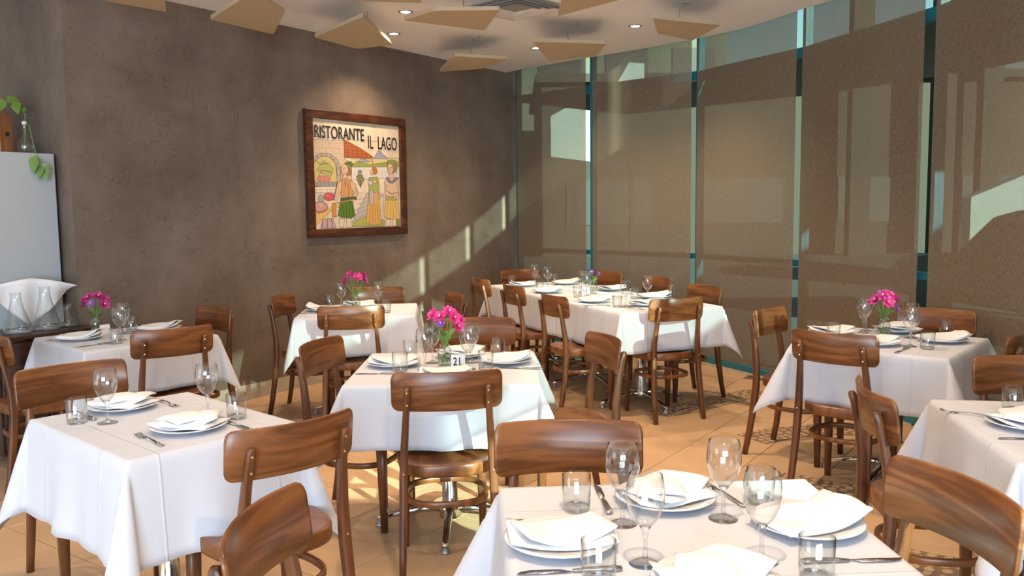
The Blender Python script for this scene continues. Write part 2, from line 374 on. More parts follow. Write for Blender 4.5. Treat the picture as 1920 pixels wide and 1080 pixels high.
# ------------------------------------------------------------------ curtain wall of glass, teal mullions, screen blinds
def seg_frame(a, b):
    a, b = Vector(a), Vector(b); d = (b - a); L = d.length; return a, b, d / L, L, math.atan2(d.y, d.x)
ordn = ['leftmost', 'second from left', 'third from left', 'fourth from left', 'fifth from left']
for i in range(len(GL) - 1):
    a, b, d, L, ang = seg_frame(GL[i], GL[i + 1])
    # local x along the facet, +y outdoors, -y indoors  (room lies to the right of travel)
    wn = struct(obj('window_%d' % (i + 1), (lambda q: (box(q, 0.02, L - 0.02, 0.018, 0.026, 0.06, 2.64), q)[1])(new_bm()), pane_m, loc=(a.x, a.y, 0), rotz=ang))
    bm = new_bm(); box(bm, 0.02, L - 0.02, 0.018, 0.026, 2.72, 3.72); obj('pane', bm, pane_m, wn)
    bm = new_bm(); box(bm, 0, L, 0.0, 0.05, 2.64, 2.72); obj('transom', bm, teal, wn)
    bm = new_bm(); box(bm, 0, L, 0.005, 0.045, 0.97, 1.02); obj('rail', bm, teal, wn)
    bm = new_bm(); box(bm, -0.02, L + 0.02, -0.075, 0.05, 0.012, 0.07); bevel(bm, 0.006, 1); obj('sill_rail', bm, teal, wn)
    bm = new_bm(); box(bm, -0.02, L + 0.02, -0.10, -0.0, 0.0, 0.016); obj('sill_step', bm, skirt_m, wn)
    bm = new_bm(); box(bm, -0.02, 0.02, -0.012, 0.06, 0.0, 3.72); bevel(bm, 0.004, 1); obj('mullion', bm, teal, wn)
    zb = {8: 2.12}.get(i, 0.085)
    gap = 0.042
    x0, x1 = gap, L - {3: 0.07, 4: 0.17, 5: 0.17}.get(i, gap)
    bl = thing('roller_blind', 'brown mesh roller blind', 'blind', (a.x, a.y, 0), ang, 'brown screen blinds over the curved window wall')
    nm = ['brown mesh roller blind beside the brown plaster wall, %s', 'brown mesh roller blind behind the long table, %s', 'brown mesh roller blind with pale slanting roof line behind it, %s',
          'widest unobstructed brown mesh blind with blue sky at its top, %s', 'brown mesh blind at the right picture edge, bright parked car behind, %s']
    bl['label'] = (nm[i] % ordn[i]) if i < 5 else 'brown mesh roller blind outside the picture, %s beyond the right edge' % ['first', 'second', 'third', 'fourth and shortest', 'fifth', 'sixth', 'seventh'][i - 5]
    bm = new_bm()
    nx = 14; cols = [x0 + (x1 - x0) * k / nx for k in range(nx + 1)]; rows = [zb + (3.6 - zb) * k / 4 for k in range(5)]
    gv = [[bm.verts.new((x, -0.05 + 0.003 * math.sin(x * 9 + i), z)) for z in rows] for x in cols]
    for p in range(nx):
        for q in range(len(rows) - 1): bm.faces.new((gv[p][q], gv[p + 1][q], gv[p + 1][q + 1], gv[p][q + 1]))
    obj('fabric', bm, blind_m, bl)
    bm = new_bm(); box(bm, x0, x1, -0.056, -0.044, zb - 0.012, zb + 0.012); obj('bottom_bar', bm, metal_grey, bl)
    bm = new_bm(); tube(bm, [(x0, -0.05, 3.62), (x1, -0.05, 3.62)], 0.03, 10); obj('roller', bm, metal_grey, bl)

# ------------------------------------------------------------------ outdoors
asph = speckled('asphalt', (0.05, 0.05, 0.05), (0.075, 0.075, 0.07), 0.9, 20)
dark_b = mat('brown_building', (0.05, 0.042, 0.033), 0.9)
dark_g = mat('green_grey_building', (0.12, 0.13, 0.10), 0.9)
white_b = mat('white_cladding', (0.42, 0.46, 0.44), 0.8)
far_window = mat('far_window_glass', (0.035, 0.034, 0.03), 0.6)
soffit = mat('canopy_soffit', (0.20, 0.18, 0.15), 0.9)
bm = new_bm(); box(bm, -40, 90, -40, 90, -0.4, -0.13); struct(obj('ground', bm, asph))
offs = []
for i in range(len(GL)):
    p = Vector(GL[i]); d = (Vector(GL[min(i + 1, len(GL) - 1)]) - Vector(GL[max(i - 1, 0)])).normalized(); nrm = Vector((-d.y, d.x)); offs.append(p + nrm * 2.0)
bm = new_bm(); prism(bm, [(Vector(GL[i]).x + (offs[i].x - GL[i][0]) * 0.05, GL[i][1] + (offs[i].y - GL[i][1]) * 0.05) for i in range(7)] + [tuple(o_) for o_ in offs[:7][::-1]], 2.645, 2.715)
tag(obj('street_canopy', bm, soffit), 'thin dark canopy running outside along the curved window wall', 'canopy')
def building(name, label, x0, x1, y0, y1, h, m, rows, colsn, glass=True):
    t = thing(name, label, 'building', ((x0 + x1) / 2, y0, -0.13))
    hw = (x1 - x0) / 2
    bm = new_bm(); box(bm, -hw, hw, 0, y1 - y0, 0, h); obj('wall', bm, m, t)
    bm = new_bm(); box(bm, -hw - 0.2, hw + 0.2, -0.3, y1 - y0, h, h + 0.25); obj('roof_slab', bm, m, t)
    for r in range(rows):
        for c in range(colsn):
            w = 2 * hw / colsn; xx = -hw + w * (c + 0.5); zz = 1.0 + r * 3.0
            bm = new_bm(); box(bm, xx - w * 0.32, xx + w * 0.32, -0.05, 0.04, zz, zz + 1.4); f = obj('window', bm, far_window, t)
    return t
bm = new_bm(); box(bm, 5.2, 5.4, -1.6, 4.4, -0.13, 2.6); tag(obj('street_sun_blocker', bm, dark_b), 'low unseen screen added outside to block sun, beyond the right picture edge', 'screen')  # unseen screen added to stop low sun passing under the canopy
bm = new_bm(); box(bm, 5.2, 5.4, -5.0, -1.6, -0.13, 2.72); tag(obj('street_sun_blocker', bm, dark_b), 'taller unseen screen added outside behind the camera to block sun', 'screen')  # added out of view to trim the sun coming under the raised blind
bm = new_bm(); box(bm, 3.7, 3.95, -10, -2.65, -0.13, 6.5); tag(obj('street_tall_sun_blocker', bm, dark_b), 'high wall added outside behind the camera to block sun, out of the picture', 'wall')  # unseen wall added to shut sun out of the rearmost windows
bm = new_bm(); prism(bm, [(GL[i][0] + (offs[i].x - GL[i][0]) * 0.05, GL[i][1] + (offs[i].y - GL[i][1]) * 0.05) for i in range(7, len(GL))] + [(GL[i][0] + (offs[i].x - GL[i][0]) * 0.4, GL[i][1] + (offs[i].y - GL[i][1]) * 0.4) for i in range(len(GL) - 1, 6, -1)], 2.645, 2.715)  # unseen canopy strip added to keep sun off the table fronts
tag(obj('street_canopy', bm, soffit), 'narrow canopy added outside behind the camera to block sun, out of the picture', 'canopy')
building('street_shop_building', 'dark brown low building seen dimly through the blinds', 1.0, 30, 27, 36, 5.4, dark_b, 1, 7)
building('street_office_building', 'tall grey green building seen dimly through the left blinds', -8, 9.5, 38, 48, 14, dark_g, 4, 6)
def slabpoly(name, label, cat, pts, y, th, m):
    bm = new_bm(); a = [bm.verts.new((x, y, z)) for x, z in pts]; b = [bm.verts.new((x, y + th, z)) for x, z in pts]; k = len(pts)
    bm.faces.new(a); bm.faces.new(b[::-1])
    for i in range(k): bm.faces.new((a[i], b[i], b[(i + 1) % k], a[(i + 1) % k]))
    o = obj(name, bm, m); zb_ = min(z for x, z in pts)
    if zb_ > 0:
        xm = sum(x for x, z in pts) / k; bm = new_bm(); box(bm, xm - 0.06, xm + 0.06, y + 0.05, y + 0.17, -0.13, zb_ + 0.1); obj('post', bm, dark_b, o)
    return tag(o, label, cat)
slabpoly('street_panel', 'bright sunlit white gable panel seen through the leftmost blind', 'panel', [(0.94, 2.62), (2.0, 2.48), (2.0, 4.3), (1.6, 3.9), (0.94, 3.55)], 20, 0.25, white_b)
slabpoly('street_gable', 'small bright white gable panel seen high through the second blind', 'panel', [(2.4, 4.15), (3.1, 4.1), (3.1, 4.72), (2.75, 4.75)], 20, 0.25, white_b)
slabpoly('street_shed', 'bright sunlit white shed wall glimpsed behind the parked car', 'panel', [(8.05, -0.13), (11.5, -0.13), (11.5, 2.6), (9.4, 2.1), (8.05, 1.55)], 15, 0.3, white_b)
for k, (x, y) in enumerate(((10.5, 26), (13.0, 26), (14.4, 26))):
    bm = new_bm(); box(bm, x - 0.3, x + 0.3, y - 0.2, y + 0.2, -0.13, 11)
    tag(obj('street_post', bm, dark_b), ['tall steel post rising against the sky, leftmost of three outside', 'tall steel post rising against the sky, middle of three outside', 'tall steel post rising against the sky, rightmost of three outside'][k], 'post')
car = thing('parked_car', 'dark parked car silhouette seen through the rightmost blind', 'car', (6.7, 10.4, -0.13), R(100))
def side(bm, prof, hw):
    a = [bm.verts.new((x, -hw, z)) for x, z in prof]; b = [bm.verts.new((x, hw, z)) for x, z in prof]; k = len(prof)
    bm.faces.new(a); bm.faces.new(b[::-1])
    for i in range(k): bm.faces.new((a[i], a[(i + 1) % k], b[(i + 1) % k], b[i]))
carp = mat('dark_car_paint', (0.03, 0.035, 0.04), 0.25)
bm = new_bm(); side(bm, [(-2.1, 0.3), (2.1, 0.3), (2.15, 0.7), (1.9, 0.85), (1.0, 0.95), (-1.9, 1.0), (-2.15, 0.7)], 0.85); bevel(bm, 0.05); obj('car_body', bm, carp, car)
bm = new_bm(); side(bm, [(-1.8, 0.98), (0.95, 0.94), (0.3, 1.42), (-0.1, 1.5), (-1.2, 1.48)], 0.72); bevel(bm, 0.05); obj('cabin', bm, black_plastic, car)
for x in (-1.3, 1.3):
    for y in (-0.8, 0.8):
        bm = new_bm(); tube(bm, [(x, y - 0.1, 0.32), (x, y + 0.1, 0.32)], 0.32, 20); obj('wheel', bm, black_plastic, car)

# ------------------------------------------------------------------ ceiling furniture
DLS = [(-0.775, 6.58, 'recessed ceiling downlight nearer the camera of the pair above the mural', 26), (-0.972, 7.38, 'recessed ceiling downlight right of the kite panel, shining on the mural wall', 30),
       (1.04, 7.19, 'lone recessed ceiling downlight between the two right hand ceiling panels', 45), (0.25, 8.11, 'recessed ceiling downlight half hidden by a ceiling panel corner', 26),
       (0.85, 4.9, '', 55), (-0.75, 4.35, '', 38), (0.95, 2.75, '', 28), (-1.3, 2.35, '', 18), (2.2, 3.9, '', 34), (-2.1, 4.7, '', 22), (0.25, 1.2, '', 95), (2.0, 1.6, '', 26)]
dl0 = None
for x, y, lab, en in DLS:
    lab = lab or 'unseen recessed ceiling downlight above the %s' % {4.9: 'aisle before the long table', 4.35: 'table numbered 21', 2.75: 'aisle behind the front table', 2.35: 'front left table', 3.9: 'right flower table', 4.7: 'far left table', 1.2: 'nearest table', 1.6: 'right edge table'}[y]
    if dl0 is None:
        dl0 = thing('downlight', lab, 'downlight', (x, y, ZC), 0, 'recessed halogen downlights')
        bm = new_bm(); lathe(bm, [(0.040, 0.0), (0.046, -0.006), (0.055, -0.004), (0.057, 0.0), (0.04, 0.001)], 28); obj('trim_ring', bm, metal_grey, dl0, True)
        bm = new_bm(); lathe(bm, [(0.0, -0.005), (0.028, -0.004), (0.036, -0.001)], 24); obj('lens', bm, lamp_m, dl0, True)
    else: dup(dl0, None, (x, y, ZC), 0, lab)
    light('downlight_spot', 'SPOT', (x, y, ZC - 0.03), en * (2.6 if y > 4 else 1.5), (1.0, 0.70, 0.43), (0, 0, -1) if lab[0] != 'x' else None, spot_size=R(125), spot_blend=0.9, shadow_soft_size=0.04)
# floating acoustic panels
def hull_round(pts, r=0.02, n=3):
    out = []; k = len(pts)
    for i in range(k):
        p = Vector(pts[i]); a = (Vector(pts[i - 1]) - p).normalized(); b = (Vector(pts[(i + 1) % k]) - p).normalized()
        for q in range(n + 1):
            t = q / n; out.append(tuple((p + a * r) * (1 - t) ** 2 + p * 2 * t * (1 - t) + (p + b * r) * t * t))
    return out
PANELS = [([(-2.499, 5.249), (-2.20, 5.63), (-1.954, 4.967), (-2.113, 4.635)], 'beige floating ceiling panel cut by the top left picture edge'),
 ([(-2.0, 5.86), (-1.5, 5.15), (-1.452, 5.683), (-1.72, 6.38)], 'large kite shaped beige ceiling panel on the left'),
 ([(-1.45, 6.50), (-0.973, 5.834), (-0.912, 6.833), (-1.22, 6.98)], 'kite shaped beige ceiling panel just left of the two bright downlights'),
 ([(-0.66, 8.2), (-0.463, 7.362), (-0.008, 7.551), (-0.249, 8.05)], 'beige ceiling panel farthest back near the end of the plaster wall'),
 ([(-0.716, 5.962), (-0.487, 5.689), (-0.054, 5.681), (-0.178, 6.329)], 'beige ceiling panel partly covering the square air vent'),
 ([(0.18, 6.772), (0.769, 6.896), (0.739, 7.444), (0.352, 7.657)], 'beige ceiling panel hanging in front of the first window blind, a downlight at its left corner'),
 ([(0.986, 5.989), (1.512, 6.243), (1.429, 6.807), (1.11, 6.52)], 'rightmost beige ceiling panel, near the curved ceiling edge'),
 ([(0.331, 5.888), (0.335, 5.073), (0.715, 4.974), (0.756, 5.369)], 'beige ceiling panel at the top picture edge right of the air vent'),
 ([(-0.995, 5.39), (-0.541, 5.468), (-0.531, 4.918), (-0.765, 4.798)], 'sliver of beige ceiling panel at the top picture edge left of the air vent')]
HOOKS = {4: (-0.297, 5.75), 3: (-0.33, 7.5), 5: (0.47, 6.95), 6: (1.22, 6.25)}
for i, (pts, lab) in enumerate(PANELS):
    c = HOOKS.get(i) or (sum(p[0] for p in pts) / 4, sum(p[1] for p in pts) / 4)
    t = thing('ceiling_panel', lab, 'ceiling panel', (c[0], c[1], ZC), 0, 'floating beige acoustic ceiling panels')
    bm = new_bm(); prism(bm, hull_round([(p[0] - c[0], p[1] - c[1]) for p in pts]), 2.755 - ZC, 2.78 - ZC); obj('board', bm, panel_m, t)
    bm = new_bm(); tube(bm, [(0, 0, -0.17), (0, 0, -0.045), (0.01, 0, -0.035), (0.08, 0.02, -0.035), (0.08, 0.02, 0)], 0.004, 6); obj('hook', bm, metal_grey, t)
# air vent
vt = thing('ceiling_vent', 'square white louvred air vent set in the ceiling', 'air vent', (0.055, 6.47, ZC), R(47))
for k, s_ in enumerate((0.30, 0.235, 0.18, 0.125)):
    bm = new_bm(); w = 0.03 if k == 0 else 0.022
    zz0, zz1 = (-0.012, 0) if k == 0 else (-0.02, -0.004)
    for q in range(4):
        vs = []
        for (u, v, z) in ((-s_, -s_, zz0), (s_, -s_, zz0), (s_ - w, -s_ + w, zz1), (-s_ + w, -s_ + w, zz1)):
            ca, sa = math.cos(q * PI / 2), math.sin(q * PI / 2); vs.append(bm.verts.new((u * ca - v * sa, u * sa + v * ca, z)))
        bm.faces.new(vs)
    obj('vent_frame' if k == 0 else 'louvre', bm, vent_m, vt)
bm = new_bm(); box(bm, -0.27, 0.27, -0.27, 0.27, -0.003, -0.001); obj('vent_backing', bm, mat('vent_shadow_grey', (0.32, 0.33, 0.34), 0.8), vt)

# ------------------------------------------------------------------ framed tile mural
PX0, PX1, PZ0, PZ1 = 0.785, 2.0, 1.24, 2.312
mu = thing('framed_picture', 'framed tile mural of villagers lettered RISTORANTE IL LAGO on the plaster wall', 'picture', (*WP((PX0 + PX1) / 2, 0), (PZ0 + PZ1) / 2), WALL_ANG)
hw, hh = (PX1 - PX0) / 2, (PZ1 - PZ0) / 2; fw = 0.072
for (x0, x1, z0, z1) in ((-hw, hw, hh - fw, hh), (-hw, hw, -hh, -hh + fw), (-hw, -hw + fw, -hh + fw, hh - fw), (hw - fw, hw, -hh + fw, hh - fw)):
    bm = new_bm(); box(bm, x0, x1, -0.045, 0, z0, z1); bevel(bm, 0.005, 2); obj('frame_rail', bm, frame_wood, mu)
iw, ih = hw - fw, hh - fw
tm = speckled('cream_glazed_tile', (0.64, 0.53, 0.40), (0.77, 0.67, 0.54), 0.3, 6)
bm = new_bm(); box(bm, -iw, iw, -0.016, -0.002, -ih, ih); obj('backing', bm, grout_m, mu)
for a in range(7):
    for b in range(6):
        w, h = 2 * iw / 7, 2 * ih / 6; bm = new_bm(); x = -iw + a * w; z = -ih + b * h
        box(bm, x + 0.0012, x + w - 0.0012, -0.022, -0.015, z + 0.0012, z + h - 0.0012); obj('tile', bm, tm, mu)
cols = {}
def pc(c):
    k = 'glaze_%02d%02d%02d' % tuple(int(x * 99) for x in c)
    return mat(k, c, 0.35)
paint_mats = []; pbm = new_bm(); layer = [0]
def ZP(x, y):
    top = 118 + 0.098 * (x - 180); bot = 965 - 0.03 * (x - 172)
    return -iw + 2 * iw * (x - 176) / 655, ih - 2 * ih * (y - top) / (bot - top)
def paint(pts, c, outline=True):
    m = pc(c)
    if m not in paint_mats: paint_mats.append(m)
    layer[0] += 1; y = -0.0222 - 0.000004 * layer[0]
    q = [ZP(*p) for p in pts]; q = [(max(-iw, min(iw, a)), max(-ih, min(ih, b))) for a, b in q]
    try: f = pbm.faces.new([pbm.verts.new((a, y, b)) for a, b in q]); f.material_index = paint_mats.index(m)
    except Exception: pass
    if outline and len(pts) < 20: line(list(pts) + [pts[0]], 2.6, OUT)
def ell(x, y, rx, ry, c, n=14, a0=0, a1=360): paint([(x + rx * math.cos(R(a0 + (a1 - a0) * k / n)), y + ry * math.sin(R(a0 + (a1 - a0) * k / n))) for k in range(n + (0 if a1 - a0 == 360 else 1))], c)
def line(pts, w=5, c=(0.1, 0.08, 0.08)):
    for (x0, y0), (x1, y1) in zip(pts, pts[1:]):
        d = math.hypot(x1 - x0, y1 - y0) or 1; nx, ny = -(y1 - y0) / d * w / 2, (x1 - x0) / d * w / 2
        paint([(x0 + nx, y0 + ny), (x1 + nx, y1 + ny), (x1 - nx, y1 - ny), (x0 - nx, y0 - ny)], c, False)
STN = (0.42, 0.38, 0.34); SKN = (0.66, 0.47, 0.32); OUT = (0.13, 0.09, 0.09); GRN = (0.10, 0.20, 0.03); ORG = (0.55, 0.27, 0.07); YEL = (0.66, 0.46, 0.16)
paint([(180, 280), (400, 290), (400, 430), (450, 450), (450, 620), (180, 640)], (0.60, 0.48, 0.36))
for yy in (300, 340, 380, 425): line([(180, yy), (400, yy + 12)], 3, (0.40, 0.34, 0.30))
for k, yy in enumerate((300, 340, 380)):
    for xx in range(200 + 22 * (k % 2), 400, 48): line([(xx, yy), (xx, yy + 40)], 3, (0.40, 0.34, 0.30))
paint([(450, 430), (830, 420), (830, 500), (450, 500)], (0.62, 0.56, 0.30))
paint([(450, 485), (830, 490), (830, 570), (450, 590)], (0.66, 0.64, 0.60))
paint([(455, 465), (520, 450), (600, 470), (700, 455), (825, 450), (825, 490), (455, 490)], (0.30, 0.36, 0.08))
paint([(480, 450), (540, 425), (600, 450)], (0.32, 0.36, 0.46)); paint([(620, 425), (640, 395), (664, 362), (690, 395), (740, 430)], (0.34, 0.34, 0.42)); line([(620, 425), (664, 362), (740, 430)], 4, (0.2, 0.2, 0.3))
paint([(402, 280), (520, 345), (622, 415), (590, 425), (402, 420)], (0.42, 0.13, 0.05))
for k in range(5): line([(402, 305 + 25 * k), (470 + 36 * k, 318 + 25 * k)], 3, (0.2, 0.06, 0.03))
for k in range(5): line([(420 + 36 * k, 300 + 18 * k), (430 + 36 * k, 420)], 3, (0.2, 0.06, 0.03))
paint([(185, 430), (230, 405), (290, 410), (335, 460), (345, 600), (185, 600)], (0.56, 0.48, 0.20)); paint([(200, 520), (250, 440), (320, 500), (300, 560)], (0.40, 0.42, 0.14))
for k in range(9):
    a = R(180 + 20 * k); b = R(180 + 20 * k + 17)
    if k < 9 and True:
        paint([(260 + 108 * math.cos(a), 500 + 118 * math.sin(a)), (260 + 108 * math.cos(b), 500 + 118 * math.sin(b)), (260 + 82 * math.cos(b), 500 + 92 * math.sin(b)), (260 + 82 * math.cos(a), 500 + 92 * math.sin(a))], STN)
paint([(342, 500), (368, 500), (368, 605), (342, 605)], STN); line([(342, 550), (368, 550)], 3)
ell(250, 578, 48, 24, (0.58, 0.22, 0.18)); ell(240, 575, 12, 6, (0.7, 0.5, 0.3)); ell(268, 582, 10, 6, (0.7, 0.45, 0.3))
paint([(180, 608), (355, 608), (355, 636), (180, 636)], (0.30, 0.32, 0.34))
for xx in range(200, 350, 28): line([(xx, 608), (xx, 636)], 3)
for yy in (660, 690): line([(180, yy), (350, yy)], 3, STN)
for xx in range(195, 345, 34): line([(xx, 660), (xx, 690)], 3, STN)
ell(282, 715, 38, 32, (0.52, 0.10, 0.12)); ell(272, 708, 12, 9, (0.68, 0.25, 0.22)); ell(225, 730, 20, 32, (0.33, 0.36, 0.33))
paint([(180, 850), (260, 820), (300, 790), (440, 745), (442, 758), (300, 815), (190, 930), (178, 930)], YEL)
ell(218, 795, 52, 44, (0.50, 0.17, 0.17)); ell(218, 790, 44, 35, (0.66, 0.36, 0.33))
for q in range(7): ell(218 + 28 * math.cos(q), 790 + 20 * math.sin(q * 1.7), 8, 6, (0.75, 0.55, 0.45))
paint([(235, 885), (305, 880), (325, 955), (215, 955)], (0.52, 0.36, 0.36)); line([(235, 885), (225, 955)], 4); line([(265, 885), (262, 955)], 4); line([(292, 885), (300, 955)], 4)
paint([(300, 770), (325, 760), (330, 870), (300, 870)], ORG)
paint([(440, 915), (560, 690), (690, 700), (600, 830), (470, 930)], (0.48, 0.44, 0.42))
for k in range(5): line([(455 + 10 * k, 890 - 38 * k), (600 + 8 * k, 830 - 30 * k)], 4, (0.3, 0.28, 0.28))
paint([(440, 945), (470, 900), (560, 860), (700, 900), (690, 945)], (0.38, 0.40, 0.10)); paint([(780, 900), (825, 890), (825, 945), (790, 945)], (0.2, 0.26, 0.06))
# first figure
ell(430, 470, 32, 22, GRN); ell(425, 515, 26, 44, (0.36, 0.20, 0.10)); ell(398, 505, 26, 38, SKN)
paint([(385, 545), (412, 545), (418, 580), (380, 580)], SKN)
paint([(365, 590), (400, 575), (435, 585), (460, 640), (450, 735), (370, 735)], (0.56, 0.30, 0.12)); paint([(375, 590), (345, 610), (315, 740), (340, 745), (372, 660)], (0.62, 0.44, 0.30)); paint([(440, 590), (480, 620), (495, 700), (455, 740), (445, 720), (468, 690), (440, 650)], (0.62, 0.44, 0.30))
paint([(362, 725), (480, 715), (482, 738), (362, 750)], (0.06, 0.12, 0.08)); paint([(358, 750), (450, 750), (468, 860), (440, 882), (380, 878), (340, 862)], GRN)
for xx in (375, 400, 425, 445): line([(xx, 755), (xx + 2, 870)], 4, (0.05, 0.10, 0.02))
paint([(348, 882), (385, 882), (380, 950), (350, 950)], (0.70, 0.58, 0.46)); paint([(400, 882), (438, 882), (430, 950), (402, 950)], (0.70, 0.58, 0.46))
line([(372, 480), (372, 540), (390, 560)], 4); line([(398, 590), (402, 640)], 8, (0.2, 0.2, 0.25)); line([(340, 610), (312, 745)], 4); line([(300, 770), (465, 735)], 9, (0.45, 0.2, 0.05))
# small far figure
ell(512, 525, 16, 14, (0.2, 0.24, 0.34)); paint([(495, 545), (530, 545), (540, 590), (515, 640), (498, 620), (485, 570)], (0.22, 0.24, 0.12)); line([(480, 560), (545, 575)], 6, (0.25, 0.14, 0.08)); line([(512, 590), (515, 650)], 6)
# second figure
line([(608, 425), (614, 510)], 10, (0.5, 0.2, 0.05)); ell(625, 520, 22, 28, (0.52, 0.17, 0.05)); ell(603, 530, 12, 22, SKN); paint([(580, 570), (650, 565), (660, 640), (655, 700), (575, 700)], (0.34, 0.38, 0.12)); ell(590, 610, 20, 18, (0.55, 0.48, 0.55)); ell(625, 600, 14, 12, (0.6, 0.55, 0.2))
paint([(575, 690), (650, 680), (672, 925), (610, 938), (548, 918)], (0.62, 0.36, 0.11)); paint([(580, 670), (612, 670), (612, 775), (578, 775)], (0.44, 0.43, 0.46))
for k in range(4): line([(590 + 16 * k, 780), (572 + 26 * k, 925)], 4, (0.4, 0.2, 0.05))
# third figure
ell(775, 490, 36, 46, (0.33, 0.22, 0.08)); ell(752, 502, 24, 42, SKN); ell(765, 450, 40, 16, (0.28, 0.30, 0.08)); paint([(742, 540), (775, 540), (782, 575), (738, 575)], SKN)
paint([(700, 600), (730, 575), (800, 575), (822, 600), (815, 740), (705, 740)], (0.66, 0.48, 0.34)); paint([(712, 575), (730, 565), (760, 600), (800, 565), (822, 580), (770, 615), (735, 610)], (0.20, 0.20, 0.26))
paint([(705, 665), (760, 700), (815, 680), (815, 705), (750, 728), (700, 700)], SKN); line([(705, 665), (760, 695), (812, 682)], 4); line([(705, 715), (790, 715)], 4)
paint([(704, 726), (798, 726), (798, 746), (704, 746)], (0.36, 0.36, 0.08)); paint([(704, 746), (810, 746), (820, 880), (790, 895), (740, 888), (694, 878)], YEL)
for k in range(4): line([(722 + 22 * k, 755), (716 + 26 * k, 885)], 4, (0.4, 0.24, 0.06))
paint([(704, 892), (742, 892), (738, 944), (706, 944)], (0.70, 0.58, 0.46)); paint([(762, 892), (790, 892), (788, 944), (762, 944)], (0.70, 0.58, 0.46)); line([(690, 700), (680, 930)], 5, (0.3, 0.3, 0.4)); line([(735, 505), (742, 508)], 4); line([(730, 470), (730, 530), (745, 545)], 3)
for ex, ey in ((385, 498), (404, 497), (743, 496), (762, 494), (598, 528)): line([(ex - 5, ey), (ex + 5, ey)], 4)
for ex, ey in ((393, 526), (752, 527)): line([(ex - 6, ey), (ex + 6, ey)], 4, (0.5, 0.15, 0.1))
for pts in ([(395, 500), (390, 514), (396, 516)], [(752, 498), (748, 514), (754, 516)], [(420, 480), (438, 520), (440, 555)], [(796, 470), (806, 510), (800, 550)], [(415, 600), (425, 660), (420, 725)], [(470, 640), (485, 690)], [(715, 620), (712, 660)], [(800, 610), (808, 660)], [(200, 440), (230, 470), (300, 455)], [(210, 560), (240, 510), (310, 530)]): line(pts, 3)
o = obj('painted_scene', pbm, paint_mats, mu)
def text_mesh(s, size, m, parent, loc, rot, sx=1.0, extrude=0.0006, name='lettering', offset=0.0):
    cu = bpy.data.curves.new('lettering', 'FONT'); cu.body = s; cu.size = size; cu.extrude = extrude; cu.align_x = 'LEFT'; cu.offset = offset
    t = bpy.data.objects.new('tmp', cu); C.objects.link(t); dg = bpy.context.evaluated_depsgraph_get()
    me = bpy.data.meshes.new_from_object(t.evaluated_get(dg)); bpy.data.objects.remove(t)
    bm = bmesh.new(); bm.from_mesh(me); bpy.data.meshes.remove(me); bmesh.ops.remove_doubles(bm, verts=bm.verts, dist=1e-6)
    left = set(bm.verts); groups = []
    while left:
        st = [left.pop()]; g = set(st)
        while st:
            for e in st.pop().link_edges:
                for v in e.verts:
                    if v in left: left.discard(v); g.add(v); st.append(v)
        groups.append(g)
    for g in sorted(groups, key=lambda g: min(v.co.x for v in g)):
        b2 = bmesh.new(); mp_ = {v: b2.verts.new(v.co) for v in g}
        for f in {f for v in g for f in v.link_faces}: b2.faces.new([mp_[v] for v in f.verts])
        o = obj('digit' if s.isdigit() else 'letter', b2, m, parent); o.location = loc; o.rotation_euler = rot; o.scale = (sx, 1, 1)
    bm.free()
text_mesh('RISTORANTE', 0.15, ink, mu, (-iw + 0.02, -0.028, ih - 0.160), (PI / 2, 0, 0), 0.67, offset=0.0008)
text_mesh('IL  LAGO', 0.165, ink, mu, (-iw + 0.652, -0.028, ih - 0.222), (PI / 2, 0, 0), 0.585, offset=0.0008)

# ------------------------------------------------------------------ tall grey fridge, sideboard and what stands on them
def wlocal(s0, s1, n0, n1, z0, z1):
    bm = new_bm(); box(bm, s0, s1, -n1, -n0, z0, z1); return bm
fr = thing('fridge', 'tall pale grey cabinet against the plaster wall return at the left edge', 'cabinet', (*WP(-1.19, -0.134), 0), WALL_ANG)
bm = new_bm(); box(bm, -0.80, -0.012, 0.0, 0.65, 0.0, 1.86); bevel(bm, 0.006); obj('body', bm, fridge_m, fr)
bm = new_bm(); box(bm, -0.012, -0.001, 0.02, 0.63, 0.02, 1.84); obj('side_gasket', bm, dark_gap, fr)
sb = thing('sideboard', 'low dark wooden sideboard below the tall grey cabinet', 'sideboard', (*WP(-1.2, -0.12), 0), WALL_ANG)
bm = new_bm(); box(bm, -0.62, -0.02, -0.40, 0, 0.735, 0.765); bevel(bm, 0.008); obj('top', bm, dark_wood, sb)
bm = new_bm(); box(bm, -0.60, -0.04, -0.37, -0.01, 0.06, 0.735); obj('carcass', bm, dark_wood, sb)
for x in (-0.585, -0.325):
    bm = new_bm(); box(bm, x, x + 0.25, -0.385, -0.37, 0.09, 0.72); bevel(bm, 0.004, 1); d_ = obj('door', bm, dark_wood, sb)
    bm = new_bm(); tube(bm, [(x + 0.22, -0.39, 0.4), (x + 0.22, -0.405, 0.4)], 0.012, 10); obj('knob', bm, metal_grey, d_)
SZ = 0.766
def decanter(name, label, s, t, z, prof, rot=0):
    o = thing(name, label, 'decanter', (*WP(s, t), z), rot, 'clear glass decanters on the sideboard')
    bm = new_bm(); lathe(bm, prof, 32); obj('vessel', bm, shell_m, o, True)
    bm = new_bm(); lathe(bm, [(0, 0.001), (prof[0][0] * 0.97, 0.001), (prof[0][0] * 0.97, 0.008), (0, 0.014)], 32); obj('thick_base', bm, solid_glass, o, True)
    return o
cone = [(0.075, 0.0), (0.082, 0.008), (0.078, 0.03), (0.06, 0.09), (0.042, 0.15), (0.031, 0.20), (0.028, 0.24), (0.034, 0.25)]
decanter('decanter', 'wide based clear glass decanter in the middle before the fanned white cloth', -1.46, 0.15, SZ, [(r_, z_ * 1.05) for r_, z_ in cone])
decanter('decanter', 'clear glass decanter at the left, behind the nearer wooden chair', -1.635, 0.16, SZ, [(r, z * 0.97) for r, z in cone])
